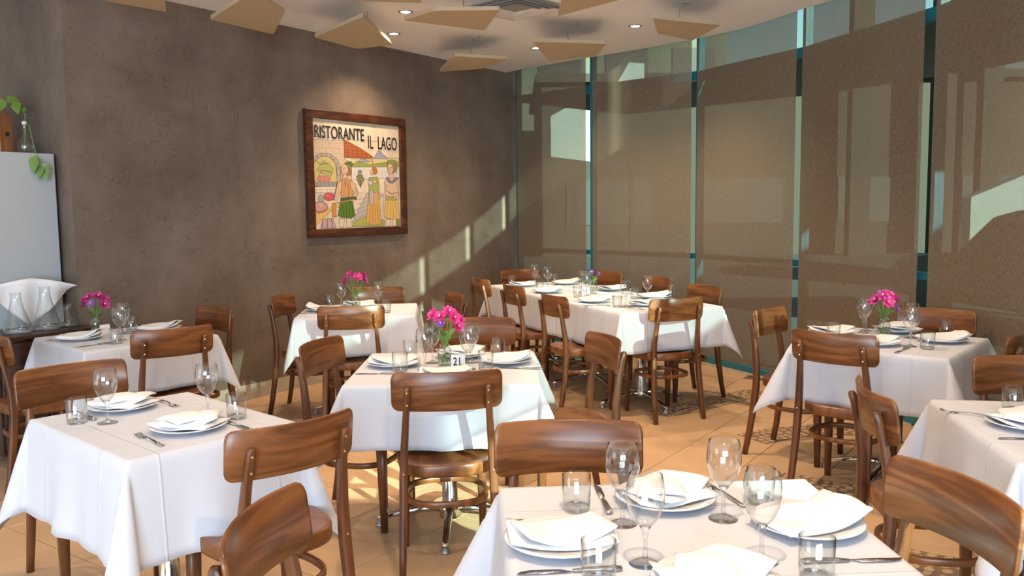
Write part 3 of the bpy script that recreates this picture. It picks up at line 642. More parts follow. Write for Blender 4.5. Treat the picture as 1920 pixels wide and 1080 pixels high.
decanter('decanter', 'small clear glass decanter at the right end of the dark sideboard', -1.31, 0.12, SZ, [(r * 0.72, z * 0.55) for r, z in cone])
# draped cloth over the decanters
bm = new_bm(); n_ = 26; m2_ = 10; grid = []
for i in range(n_ + 1):
    row = []; u = i / n_ * 2 - 1
    for j in range(m2_ + 1):
        v = j / m2_; zt = 0.30 - 0.035 * u * u - 0.03 * abs(u); h_ = (zt - 0.002) * (1 - abs(u)) ** 0.75 + 0.012
        row.append(bm.verts.new((u * 0.275 * (1 - 0.18 * v), 0.022 * math.sin(u * 9) * (0.3 + v) - 0.012 * math.cos(v * 4), zt - h_ * v)))
    grid.append(row)
for i in range(n_):
    for j in range(m2_): bm.faces.new((grid[i][j], grid[i + 1][j], grid[i + 1][j + 1], grid[i][j + 1]))
o = obj('draped_cloth', bm, napkin_m, None, True, loc=(*WP(-1.475, 0.0), SZ + 0.012), rotz=R(40)); tag(o, 'white cloth fanned out behind the glass decanters on the dark sideboard', 'cloth')
md = o.modifiers.new('thick', 'SOLIDIFY'); md.thickness = 0.002
# on the cabinet
bx = thing('wooden_box', 'orange brown wooden box on top of the tall grey cabinet', 'box', (-3.335, 5.50, 1.862), 0.0)
bm = new_bm(); box(bm, -0.13, 0.13, -0.07, 0.07, 0, 0.245); bevel(bm, 0.004); obj('body', bm, box_wood, bx)
bm = new_bm(); box(bm, -0.12, 0.09, -0.06, 0.06, 0.245, 0.35); bevel(bm, 0.004); obj('lid', bm, lid_wood, bx)
bm = new_bm(); tube(bm, [(0.129, 0.0, 0.12), (0.142, 0.0, 0.12)], 0.012, 10); obj('knob', bm, black_plastic, bx)
bo = thing('bottle_vase', 'small clear swing top bottle holding a trailing pothos cutting', 'bottle', (*WP(-1.345, -0.2), 1.862))
bm = new_bm(); lathe(bm, [(0.042, 0), (0.048, 0.01), (0.048, 0.06), (0.036, 0.09), (0.015, 0.12), (0.012, 0.17), (0.015, 0.18)], 20); obj('glass_body', bm, shell_m, bo, True)
bm = new_bm(); lathe(bm, [(0, 0.178), (0.013, 0.178), (0.016, 0.19), (0.012, 0.2), (0, 0.202)], 14); obj('stopper', bm, china, bo, True)
bm = new_bm(); lathe(bm, [(0, 0.004), (0.034, 0.004), (0.036, 0.06), (0, 0.06)], 16); obj('water', bm, water_m, bo, True)
po = thing('pothos_cutting', 'trailing green pothos cutting growing from the bottle on the cabinet', 'plant', (*WP(-1.345, -0.2), 1.862))
def leaf(bm, base, dirv, L, Wd, droop=0.2, up_=Vector((0, 0, 1)), heart=True):
    d = Vector(dirv).normalized(); s_ = d.cross(up_).normalized() if abs(d.dot(up_)) < 0.98 else Vector((1, 0, 0)); nn = s_.cross(d)
    base = Vector(base); prof = [(0, 0.12 if heart else 0.05), (0.12, 0.75 if heart else 0.3), (0.3, 1.0 if heart else 0.7), (0.55, 0.8 if heart else 1.0), (0.8, 0.4 if heart else 0.6), (1.0, 0.02)]
    prev = None
    for t, w in prof:
        c = base + d * L * t - Vector((0, 0, 1)) * droop * L * t * t
        a = bm.verts.new(c - s_ * Wd * w + nn * 0.15 * Wd * w); m_ = bm.verts.new(c); b = bm.verts.new(c + s_ * Wd * w + nn * 0.15 * Wd * w)
        if prev: bm.faces.new((prev[0], a, m_, prev[1])); bm.faces.new((prev[1], m_, b, prev[2]))
        prev = (a, m_, b)
def DN(k, t, z): return (DV.x * k + NV.x * t, DV.y * k + NV.y * t, z)
bm = new_bm(); tube(bm, [(-0.01, 0, 0.03), (0.0, 0, 0.10), (0.006, 0, 0.19), (0.012, -0.005, 0.24), (-0.015, -0.02, 0.29), (-0.06, -0.03, 0.32), (-0.10, -0.04, 0.325)], 0.003, 6)
tube(bm, [(0.006, 0, 0.185), DN(0.01, 0.04, 0.17), DN(0.012, 0.075, 0.05), DN(0.02, 0.088, -0.02), DN(0.04, 0.09, -0.06), DN(0.055, 0.092, -0.075)], 0.0025, 6); obj('stem', bm, stem_m, po)
for b_, dr, L_, w_ in (((-0.09, -0.04, 0.33), (-0.5, -0.3, -0.8), 0.10, 0.035), ((-0.03, -0.03, 0.31), (0.1, -0.5, 0.6), 0.07, 0.03), ((-0.03, -0.03, 0.315), (0.4, -0.4, -0.8), 0.085, 0.032), ((0.0, -0.02, 0.28), (0.8, -0.4, -0.3), 0.05, 0.02), ((-0.05, -0.03, 0.32), (-0.2, -0.4, 0.7), 0.05, 0.022),
                       (DN(0.005, 0.095, -0.025), (-0.1, -0.1, -1), 0.10, 0.034), (DN(0.05, 0.098, -0.075), (0.25, 0.0, -1), 0.10, 0.032), (DN(0.035, 0.10, -0.08), (-0.15, -0.1, -1), 0.085, 0.028), (DN(0.045, 0.10, -0.07), (0.6, 0.2, -0.7), 0.07, 0.024)):
    bm = new_bm(); leaf(bm, b_, dr, L_, w_, 0.12, Vector((0.1, -1, 0.3))); obj('leaf', bm, pothos_m, po, True)

# ------------------------------------------------------------------ chair
def make_chair():
    t = thing('dining_chair', 'x', 'chair', (0, 0, 0), 0, 'brown bentwood dining chairs')
    # seat
    bm = new_bm(); N = 40
    def outline(a, k=1.0):
        ca, sa = math.cos(a), math.sin(a); e = 0.62
        x = math.copysign(abs(ca) ** e, ca); y = math.copysign(abs(sa) ** e, sa)
        w = 0.198 + 0.012 * y
        return x * w * k, y * 0.205 * k - 0.005
    rings = []
    for k, z in ((0.35, 0.4555), (0.7, 0.458), (0.92, 0.468), (0.985, 0.469), (1.0, 0.462), (1.0, 0.428), (0.985, 0.418), (0.88, 0.417), (0.86, 0.435), (0.3, 0.44)):
        rings.append([bm.verts.new((*outline(2 * PI * i / N, k), z)) for i in range(N)])
    for a, b in zip(rings, rings[1:]):
        for i in range(N): bm.faces.new((a[i], a[(i + 1) % N], b[(i + 1) % N], b[i]))
    bm.faces.new(rings[0]); bm.faces.new(rings[-1][::-1]); obj('seat', bm, wood_y, t, True)
    # backrest plate
    RR = 0.466; half = 0.222; z0, z1 = 0.695, 0.852; r = 0.028; th = 0.011
    bm = new_bm(); ss = [-half]
    for q in (0.15, 0.4, 0.7, 1.0): ss.append(-half + r * q)
    ss += [-half + r + (2 * half - 2 * r) * k / 16 for k in range(1, 17)]
    for q in (0.7, 0.4, 0.15, 0.0): ss.append(half - r * q)
    def pt_(s, z, off):
        a = s / RR; rad = RR + off; lean = -(z - 0.77) * 0.12
        return (math.sin(a) * rad, -0.25 + RR - math.cos(a) * rad + lean, z)
    F, B = [], []
    for s in ss:
        e = max(0, abs(s) - (half - r)); c = r - math.sqrt(max(0, r * r - e * e))
        zz = [z0 + c, z0 + c + 0.004, (z0 + z1) / 2, z1 - c - 0.004 + 0.0, z1 - c]
        F.append([bm.verts.new(pt_(s, z, 0 if 0 < k < 4 else th * 0.3)) for k, z in enumerate(zz)]); B.append([bm.verts.new(pt_(s, z, th if 0 < k < 4 else th * 0.7)) for k, z in enumerate(zz)])
    m_ = len(ss)
    for i in range(m_ - 1):
        for k in range(4):
            bm.faces.new((F[i][k], F[i + 1][k], F[i + 1][k + 1], F[i][k + 1])); bm.faces.new((B[i][k], B[i][k + 1], B[i + 1][k + 1], B[i + 1][k]))
        bm.faces.new((F[i][4], F[i + 1][4], B[i + 1][4], B[i][4])); bm.faces.new((F[i][0], B[i][0], B[i + 1][0], F[i + 1][0]))
    for i in (0, m_ - 1):
        for k in range(4):
            bm.faces.new((F[i][k], F[i][k + 1], B[i][k + 1], B[i][k]))
    obj('backrest', bm, wood_x, t, True)
    for sx in (-1, 1):
        bm = new_bm(); P_ = [(0.192, -0.268, 0), (0.188, -0.245, 0.12), (0.182, -0.222, 0.28), (0.178, -0.208, 0.42), (0.172, -0.210, 0.55), (0.163, -0.229, 0.68), (0.158, -0.246, 0.76), (0.158, -0.256, 0.792), (0.158, -0.256, 0.80)]
        tube(bm, [(sx * x, y, z) for x, y, z in P_], [0.85, 0.95, 1.05, 1.1, 1.0, 0.85, 0.8, 0.75, 0.5], 8, flat=(0.0155, 0.017)); obj('leg', bm, wood_z, t, True)
    for sx in (-1, 1):
        bm = new_bm(); tube(bm, [(sx * 0.166, 0.155, 0.425), (sx * 0.168, 0.158, 0.3), (sx * 0.171, 0.163, 0.0)], [1.15, 1.05, 0.72], 8, flat=(0.019, 0.019)); obj('leg', bm, wood_z, t, True)
    bm = new_bm(); pts = []
    for i in range(32):
        a = 2 * PI * i / 32; ca, sa = math.cos(a), math.sin(a)
        pts.append((math.copysign(abs(ca) ** 0.75, ca) * 0.166, math.copysign(abs(sa) ** 0.75, sa) * 0.165 - 0.022, 0.30))
    tube(bm, pts, 1.0, 8, closed=True, flat=(0.0085, 0.0125)); obj('stretcher', bm, wood_y, t, True)
    for sx in (-1, 1):
        for z, y in ((0.775, -0.2625), (0.725, -0.2525), (0.445, -0.2265)):
            bm = new_bm(); x = sx * (0.158 if z > 0.5 else 0.177)
            lathe(bm, [(0, 0.0), (0.004, 0.0), (0.0045, -0.002), (0, -0.004)], 8); bmesh.ops.rotate(bm, verts=bm.verts, cent=(0, 0, 0), matrix=Matrix.Rotation(R(-90), 3, 'X'))
            bmesh.ops.translate(bm, verts=bm.verts, vec=(x, y - 0.001, z)); obj('screw', bm, brass, t)
    return t
chair0 = make_chair()
def place_chair(first, mx, my, facing, label, i):
    a = R(facing); ox, oy = mx + 0.205 * math.cos(a), my + 0.205 * math.sin(a)
    if i == 0: chair0.location = (ox, oy, 0); chair0.rotation_euler = (0, 0, a - PI / 2); chair0['label'] = label; return chair0
    return dup(chair0, None, (ox, oy, 0), a - PI / 2, label)
CH = [
 (-0.26, 3.30, 98, 'brown chair with its back to us before the table with number card 21'),
 (-0.91, 4.06, -15, 'brown chair on the left side of the table with number card 21'),
 (0.43, 4.10, 196, 'brown chair on the right side of the table with number card 21, turned sideways'),
 (-0.20, 4.83, 269, 'brown chair facing us behind the pink flowers of the table numbered 21'),
 (-1.06, 5.57, 97, 'brown chair with its back to us at the square table below the mural'),
 (-1.68, 6.25, -6, 'brown chair at the left side of the square table below the mural'),
 (-1.08, 6.82, 274, 'brown chair behind the flower vase on the table below the mural'),
 (-0.43, 6.20, 200, 'brown chair at the right side of the table below the mural, reddish brown'),
 (-1.86, 4.62, 127, 'brown chair with back to us at the near right side of the far left table'),
 (-1.96, 5.54, 228, 'brown chair against the plaster wall behind the far left table'),
 (-2.73, 4.48, 48, 'brown chair at the left picture edge, back to the sideboard table'),
 (-1.83, 3.50, -47, 'brown chair facing us behind the front left table, white reflection on its back'),
 (-0.68, 2.55, 134, 'large brown chair back with two brass screws at the front left table'),
 (-0.512, 1.74, -6, 'nearest brown chair, cut by the bottom picture edge left of the front table'),
 (0.16, 2.44, 270, 'brown chair facing us at the far side of the front table'),
 (0.99, 1.90, 192, 'large light brown chair back right of the front table, turned toward us'),
 (1.59, 4.17, 47, 'brown chair with back to us at the near left of the right flower table'),
 (1.55, 5.07, -42, 'brown chair at the far left side of the right table with flowers, legs splayed'),
 (2.50, 5.00, 231, 'brown chair behind the right flower table, its back against the blinds'),
 (2.44, 4.10, 139, 'brown chair cut by the right picture edge beside the right flower table'),
 (1.265, 2.90, -8, 'brown curved chair seen side on between front table and right edge table'),
 (2.09, 3.40, 262, 'dark brown chair behind the white table at the right picture edge'),
 (1.12, 5.80, 112, 'brown chair with back to us at the near end of the long table'),
 (0.31, 6.12, 23, 'nearest brown chair on the left side of the long table'),
 (0.02, 6.90, 23, 'middle brown chair on the left side of the long table'),
 (-0.27, 7.60, 23, 'farthest brown chair on the left side of the long table'),
 (0.09, 8.52, 292, 'brown chair at the far end of the long table by the plaster wall'),
 (0.93, 8.10, 203, 'dark brown chair on the window side of the long table, farthest of three'),
 (1.27, 7.48, 203, 'dark brown chair on the window side of the long table, middle of three'),
 (1.49, 6.62, 203, 'brown chair on the window side of the long table, nearest of three')]
for i, (x, y, f, lab) in enumerate(CH): place_chair(chair0, x, y, f, lab, i)

# ------------------------------------------------------------------ tables and tablecloths
def make_base(t, w, d, rot=0):
    bm = new_bm(); lathe(bm, [(0.0, 0.04), (0.05, 0.045), (0.05, 0.10), (0.036, 0.115), (0.036, 0.70), (0.06, 0.705), (0.06, 0.715), (0, 0.716)], 28); obj('column', bm, chrome, t, True)
    for k in range(4):
        a = rot + k * PI / 2; ca, sa = math.cos(a), math.sin(a); bm = new_bm()
        P_ = [(0.03, 0.088), (0.12, 0.083), (0.22, 0.068), (0.32, 0.045), (0.35, 0.036)]
        tube(bm, [(ca * r_, sa * r_, z) for r_, z in P_], [1.0, 0.95, 0.85, 0.75, 0.5], 8, flat=(0.020, 0.016)); leg = obj('leg', bm, chrome, t, True)
        bm = new_bm(); lathe(bm, [(0, 0), (0.022, 0), (0.024, 0.01), (0.015, 0.016), (0.012, 0.034), (0, 0.036)], 16, ca * 0.33, sa * 0.33); obj('foot', bm, metal_grey, leg, True)
def table(x, y, rot, w, d, label, group=None):
    t = thing('dining_table', label, 'table', (x, y, 0), R(rot), group)
    bm = new_bm(); box(bm, -w / 2, w / 2, -d / 2, d / 2, 0.718, 0.748); bevel(bm, 0.006); obj('tabletop', bm, tabletop_m, t)
    make_base(t, w, d, R(30) if label.startswith(('square table at far left', 'table cut off')) else 0.0); return t
def tablecloth(x, y, rot, w, d, label, ov=0.27, z=0.7495, sides=(1, 1, 1, 1), seed=0, tilt=36, off=0.0, crn=(1, 1, 1, 1)):
    """sides: +x,-x,+y,-y ; 0 means the cloth lies flat on a neighbour there"""
    rd = random.Random(seed); ph = [rd.uniform(0, 6) for _ in range(8)]
    W2, D2 = w / 2 + 0.004 + off, d / 2 + 0.004 + off
    def axis(h, op, om, nd=14, nh=11):
        a = [-(h + om * q / nh) for q in range(nh, 0, -1)] + [-h + 0.0, -h + 0.012, -h + 0.03] + [-h + 0.03 + (2 * h - 0.06) * q / nd for q in range(1, nd)] + [h - 0.03, h - 0.012, h] + [h + op * q / nh for q in range(1, nh + 1)]
        return a
    U = axis(W2, ov if sides[0] else 0.12, ov if sides[1] else 0.12); V = axis(D2, ov if sides[2] else 0.12, ov if sides[3] else 0.12)
    bm = new_bm(); uvl = bm.loops.layers.uv.new('uv'); G = []; uvs = {}
    a_s = R(5)
    def mp(u, v):
        su, sv = (1 if u > 0 else -1), (1 if v > 0 else -1)
        a = abs(u) - W2; b = abs(v) - D2
        if a > 0 and not sides[0 if su > 0 else 1]: a = 0 if True else a; fu = u
        else: fu = None
        if b > 0 and not sides[2 if sv > 0 else 3]: b = 0; fv = v
        else: fv = None
        a = max(a, 0); b = max(b, 0); bx_ = fu if fu is not None else su * min(abs(u), W2); by_ = fv if fv is not None else sv * min(abs(v), D2)
        if a <= 0 and b <= 0:
            return (bx_, by_, z)
        r_ = math.hypot(a, b); phi = math.atan2(b, a); t = (phi - PI / 4) / (PI / 4); kk = 1.6
        phi2 = PI / 4 + PI / 4 * math.tanh(kk * t) / math.tanh(kk)
        tl = R(tilt) * crn[(0 if su > 0 else 1) + (0 if sv > 0 else 2)]
        al = a_s + (tl - a_s) * math.sin(2 * phi) ** 1.1 if (a > 0 and b > 0) else a_s
        ox, oy = math.cos(phi2), math.sin(phi2)
        if a > 0 and b <= 0: ox, oy = 1, 0
        if b > 0 and a <= 0: ox, oy = 0, 1
        s = by_ if a > 0 and b <= 0 else (bx_ if b > 0 and a <= 0 else 0)
        H = D2 if a > 0 else W2
        win = max(0, 1 - (abs(s) / H) ** 4) if (a <= 0 or b <= 0) else 0
        si = 0 if (a > 0 and su > 0) else (1 if a > 0 else (2 if sv > 0 else 3))
        wav = win * (0.012 * math.sin(s * 17 + ph[si]) + 0.010 * math.sin(s * 31 + ph[si + 4])) * (r_ / ov) ** 1.2
        rd_ = min(r_, 0.012); out_ = rd_ * 0.6 + max(0, r_ - 0.012) * math.sin(al) + wav; dz = (r_ ** 2 / 0.03 if r_ < 0.012 else 0.0048 + (r_ - 0.012) * math.cos(al))
        return (bx_ + su * ox * out_, by_ + sv * oy * out_, z - dz)
    for u in U:
        G.append([])
        for v in V:
            vt_ = bm.verts.new(mp(u, v)); G[-1].append(vt_); uvs[vt_] = (0.5 + u, 0.5 + v)
    for i in range(len(U) - 1):
        for j in range(len(V) - 1):
            f = bm.faces.new((G[i][j], G[i + 1][j], G[i + 1][j + 1], G[i][j + 1]))
            for lp in f.loops: lp[uvl].uv = uvs[lp.vert]
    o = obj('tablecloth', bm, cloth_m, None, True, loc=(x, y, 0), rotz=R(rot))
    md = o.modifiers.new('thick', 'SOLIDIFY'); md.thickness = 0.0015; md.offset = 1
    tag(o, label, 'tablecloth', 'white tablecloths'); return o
TB = {
 'front': (0.39, 1.816, 3, 0.80, 0.76, 'front table'),
 '21': (-0.302, 3.885, 0.2, 0.81, 0.79, 'table numbered 21'),
 '22': (-1.106, 6.13, 5.5, 0.80, 0.75, 'table below the mural'),
 '18': (-2.274, 4.98, -43.4, 0.75, 0.74, 'far left table'),
 '1': (-1.233, 2.935, -42.2, 0.77, 0.58, 'front left table'),
 'R': (2.005, 4.478, -41, 0.75, 0.77, 'right flower table'),
 'FR': (1.885, 2.66, -10, 0.80, 0.79, 'right edge table')}
for k, (x, y, rt, w, d, nm) in TB.items():
    table(x, y, rt, w, d, {'front': 'chrome pedestal of the nearest table, hidden under its white cloth', '21': 'square table on a chrome column with star feet, number 21, in the centre',
        '22': 'square table below the mural, hidden under its cloth', '18': 'square table at far left beside the dark sideboard', '1': 'small rectangular table for two at front left on a chrome column',
        'R': 'square table at right by the blinds with a flower vase', 'FR': 'table cut off by the right picture edge'}[k])
    tablecloth(x, y, rt, w, d, {'front': 'white tablecloth on the nearest table with four clear wine glasses', '21': 'white tablecloth with warm top on the central table numbered 21',
        '22': 'white tablecloth on the square table below the mural', '18': 'white tablecloth on the far left table beside the sideboard', '1': 'white tablecloth with ironed crease on the front left table for two',
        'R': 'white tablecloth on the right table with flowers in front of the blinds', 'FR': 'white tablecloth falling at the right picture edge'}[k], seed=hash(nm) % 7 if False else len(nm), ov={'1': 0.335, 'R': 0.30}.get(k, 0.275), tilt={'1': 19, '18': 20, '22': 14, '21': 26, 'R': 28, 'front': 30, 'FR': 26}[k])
# long table: three tables end to end
LC = Vector((0.646, 7.034)); LX = Vector((0.921, 0.390)); LY = Vector((-0.390, 0.921)); LROT = math.degrees(math.atan2(LX.y, LX.x))
for k, nm in ((-1, 'nearest'), (0, 'middle'), (1, 'farthest')):
    c = LC + LY * k * 0.805
    table(c.x, c.y, LROT, 0.81, 0.80, '%s of the three square tables joined as the long table' % nm, 'tables joined as one long table')
for k, nm, zz, sd, of in ((0, 'middle', 0.7495, (1, 1, 0, 0), 0.0), (1, 'farthest', 0.7515, (1, 1, 1, 0), 0.004), (-1, 'nearest', 0.7535, (1, 1, 0, 1), 0.008)):
    c = LC + LY * k * 0.805
    tablecloth(c.x, c.y, LROT, 0.81, 0.80, 'white tablecloth over the %s third of the long table' % nm, z=zz, sides=sd, seed=k + 5, off=of, ov=0.29, tilt=21)

# ------------------------------------------------------------------ tableware
def proto_goblet():
    t = thing('wine_glass', 'x', 'wine glass', (0, 0, 0), 0, 'stemmed wine glasses')
    bm = new_bm(); lathe(bm, [(0, 0.0), (0.034, 0.0), (0.0345, 0.002), (0.02, 0.006), (0.008, 0.011), (0, 0.012)], 24); obj('foot', bm, solid_glass, t, True)
    bm = new_bm(); lathe(bm, [(0, 0.012), (0.006, 0.013), (0.0045, 0.03), (0.005, 0.055), (0.0075, 0.063), (0.006, 0.07), (0.012, 0.078), (0, 0.08)], 14); obj('stem', bm, solid_glass, t, True)
    bm = new_bm(); lathe(bm, [(0.006, 0.077), (0.018, 0.085), (0.030, 0.102), (0.038, 0.125), (0.0405, 0.143), (0.039, 0.163), (0.0348, 0.188), (0.034, 0.1888)], 28); obj('bowl', bm, shell_m, t, True)
    return t
def proto_tumbler():
    t = thing('water_glass', 'x', 'water glass', (0, 0, 0), 0, 'short water tumblers')
    bm = new_bm(); lathe(bm, [(0.0325, 0.0), (0.0335, 0.01), (0.035, 0.088), (0.0342, 0.089)], 28); obj('glass_wall', bm, shell_m, t, True)
    bm = new_bm(); lathe(bm, [(0, 0.001), (0.0315, 0.001), (0.032, 0.012), (0.02, 0.015), (0, 0.014)], 24); obj('thick_base', bm, solid_glass, t, True)
    return t
def plate_mesh():
    bm = new_bm(); lathe(bm, [(0, 0.004), (0.055, 0.0), (0.06, 0.003), (0.095, 0.009), (0.122, 0.018), (0.125, 0.020), (0.122, 0.0215), (0.095, 0.0135), (0.066, 0.008), (0.055, 0.006), (0, 0.006)], 40); return bm
def napkin_mesh(var):
    bm = new_bm(); nx, ny = 14, 8
    def slab(L, Wd, zf, th, rot, ox=0, oy=0):
        T, B = [], []
        for i in range(nx + 1):
            T.append([]); B.append([])
            for j in range(ny + 1):
                u = (i / nx - 0.5) * L; v = (j / ny - 0.5) * Wd; e = min(1, min(i, nx - i) / 1.2, min(j, ny - j) / 1.2) if True else 1
                z = zf(u / L * 2, v / Wd * 2); c, s = math.cos(rot), math.sin(rot); x, y = u * c - v * s + ox, u * s + v * c + oy
                T[-1].append(bm.verts.new((x, y, z + th * (0.35 + 0.65 * e)))); B[-1].append(bm.verts.new((x, y, z)))
        for i in range(nx):
            for j in range(ny):
                bm.faces.new((T[i][j], T[i + 1][j], T[i + 1][j + 1], T[i][j + 1])); bm.faces.new((B[i][j], B[i][j + 1], B[i + 1][j + 1], B[i + 1][j]))
        for i in range(nx): bm.faces.new((T[i][0], B[i][0], B[i + 1][0], T[i + 1][0])); bm.faces.new((T[i][ny], T[i + 1][ny], B[i + 1][ny], B[i][ny]))
        for j in range(ny): bm.faces.new((T[0][j], T[0][j + 1], B[0][j + 1], B[0][j])); bm.faces.new((T[nx][j], B[nx][j], B[nx][j + 1], T[nx][j + 1]))
    if var == 0:
        slab(0.23, 0.145, lambda a, b: 0.013 + 0.016 * a * a + 0.004 * math.sin(3 * b + a), 0.008, 0)
        slab(0.20, 0.13, lambda a, b: 0.022 + 0.018 * a * a + 0.006 * math.cos(2.5 * a) * b, 0.009, R(14), 0.006, 0.004)
    elif var == 1:
        slab(0.22, 0.15, lambda a, b: 0.013 + 0.013 * a * a + 0.004 * math.sin(4 * a), 0.008, 0)
        slab(0.19, 0.15, lambda a, b: 0.022 + 0.012 * a * a + 0.014 * max(0, math.sin(2.2 * a + b)), 0.011, R(28), 0.0, 0.006)
        slab(0.12, 0.13, lambda a, b: 0.036 + 0.010 * math.cos(1.6 * a) * math.cos(b), 0.009, R(-20), -0.02, 0.0)
    else:
        slab(0.24, 0.15, lambda a, b: 0.013 + 0.022 * max(0, a) ** 2 + 0.010 * a * a, 0.010, 0)
        slab(0.22, 0.14, lambda a, b: 0.025 + 0.026 * max(0, a) ** 2 + 0.008 * math.sin(2 * b + 2 * a), 0.009, R(-9), 0.0, -0.004)
    return bm
NAPM = []
for v in range(3):
    tmp = bpy.data.meshes.new('napkin'); b_ = napkin_mesh(v); bmesh.ops.recalc_face_normals(b_, faces=b_.faces); b_.to_mesh(tmp); b_.free(); tmp.materials.append(napkin_m)
    for p in tmp.polygons: p.use_smooth = True
    NAPM.append(tmp)
def fork_bm():
    bm = new_bm(); tube(bm, [(-0.10, 0, 0.004), (-0.06, 0, 0.005), (0.0, 0, 0.009), (0.035, 0, 0.006), (0.05, 0, 0.003)], [1.1, 1.0, 0.55, 0.6, 1.3], 8, flat=(0.0055, 0.0016))
    box(bm, 0.045, 0.062, -0.0115, 0.0115, 0.0015, 0.0035)
    for k in range(4):
        y = -0.0098 + k * 0.0065; tube(bm, [(0.06, y, 0.0025), (0.08, y, 0.003), (0.10, y, 0.008)], [1, 1, 0.6], 6, flat=(0.0018, 0.0012))
    return bm
def knife_bm():
    bm = new_bm(); tube(bm, [(-0.105, 0, 0.005), (-0.09, 0, 0.006), (-0.03, 0, 0.006), (-0.005, 0, 0.004)], [1.1, 1.25, 1.0, 0.6], 8, flat=(0.0065, 0.003))
    a = [(-0.006, 0.005), (0.02, -0.009), (0.08, -0.010), (0.10, -0.004), (0.108, 0.006), (0.05, 0.007)]; prism(bm, a, 0.0025, 0.004); return bm
ITEMS = {
'front': {'plate': [(0.374, 2.06), (0.665, 1.879), (0.10, 1.80), (0.383, 1.578)], 'goblet': [(0.249, 1.913), (0.273, 1.687), (0.488, 1.936), (0.507, 1.696)], 'tumbler': [(0.15, 2.008), (0.162, 1.600), (0.587, 1.603), (0.605, 2.04)],
  'fork': [(0.505, 2.175, 0.55, 2.03), (-0.01, 1.928, 0.17, 1.938)], 'knife': [(0.215, 2.16, 0.225, 1.99), (-0.004, 1.645, 0.224, 1.660), (0.76, 1.69, 0.62, 1.685)]},
'21': {'plate': [(-0.555, 3.93), (-0.045, 3.98), (-0.247, 4.13), (-0.293, 3.644)], 'goblet': [(-0.399, 3.821), (-0.381, 3.993), (-0.193, 3.82), (-0.186, 4.036)], 'tumbler': [(-0.50, 4.12), (-0.51, 3.79), (-0.073, 4.18), (-0.13, 3.80)],
  'vase': [(-0.316, 3.934)], 'card': [(-0.255, 3.90)], 'clip': [(-0.227, 3.861)], 'knife': [(-0.68, 3.735, -0.51, 3.728), (-0.02, 3.83, 0.09, 3.80)]},
'22': {'plate': [(-1.36, 6.12), (-1.15, 6.37)], 'goblet': [(-1.255, 6.25), (-1.02, 6.33)], 'tumbler': [(-1.375, 6.40), (-0.889, 5.972)], 'vase': [(-1.141, 6.20)], 'knife': [(-1.46, 5.95, -1.33, 5.97)]},
'18': {'plate': [(-2.49, 4.87), (-2.19, 5.22)], 'goblet': [(-2.236, 4.819), (-2.33, 5.08)], 'tumbler': [(-2.204, 4.70), (-2.28, 5.19)], 'vase': [(-2.52, 5.13)], 'card': [(-2.46, 5.10)], 'knife': [(-2.37, 4.57, -2.24, 4.72)], 'fork': [(-2.66, 4.83, -2.56, 4.95)]},
'1': {'plate': [(-1.455, 3.13), (-1.091, 2.815)], 'goblet': [(-1.414, 2.916), (-1.092, 2.999)], 'tumbler': [(-1.522, 2.921), (-0.978, 2.96)], 'fork': [(-1.244, 2.754, -1.09, 2.60), (-1.27, 3.15, -1.38, 3.26)], 'knife': [(-1.001, 2.911, -0.887, 2.791), (-1.638, 3.099, -1.465, 2.941)]},
'W': {'plate': [(0.10, 7.80), (0.50, 7.95), (0.30, 7.20), (0.85, 7.33), (0.62, 6.43), (0.95, 6.15), (1.10, 6.65)], 'goblet': [(0.201, 7.90), (0.32, 7.597), (0.605, 6.838), (0.591, 7.138), (0.864, 6.113), (1.057, 6.551)],
  'tumbler': [(0.0, 7.93), (0.245, 7.45), (0.525, 6.806), (0.765, 6.058), (1.0, 6.634), (0.423, 8.05), (1.24, 6.72)], 'vase': [(0.68, 7.083)], 'card': [(0.61, 7.05)], 'fork': [(0.861, 6.016, 0.893, 5.94)], 'knife': [(0.56, 6.19, 0.66, 6.15)]},
'R': {'plate': [(1.79, 4.74), (1.88, 4.36), (2.17, 4.78), (2.25, 4.43)], 'goblet': [(1.986, 4.78), (2.04, 4.83), (2.002, 4.299), (2.159, 4.553)], 'tumbler': [(1.76, 4.64), (2.07, 4.21), (2.36, 4.60)], 'vase': [(2.039, 4.639)], 'fork': [(2.22, 4.63, 2.29, 4.55)], 'knife': [(1.88, 4.12, 1.97, 4.22)]},
'FR': {'plate': [(1.67, 2.72)], 'tumbler': [(1.741, 2.92)], 'knife': [(1.52, 2.575, 1.68, 2.56)], 'fork': [(1.545, 2.90, 1.60, 2.85)]}}
PROT = {}
def ordinal(i, n):
    if n == 1: return 'the only one'
    if n == 2: return ('leftmost', 'rightmost')[i]
    if i == 0: return 'leftmost'
    if i == n - 1: return 'rightmost'
    return ['', 'second from left', 'third from left', 'fourth from left', 'fifth from left', 'sixth from left'][i]
def nm_of(k): return TB[k][5] if k in TB else 'long table'
def top_of(k): return 0.7512 if k != 'W' else 0.7562
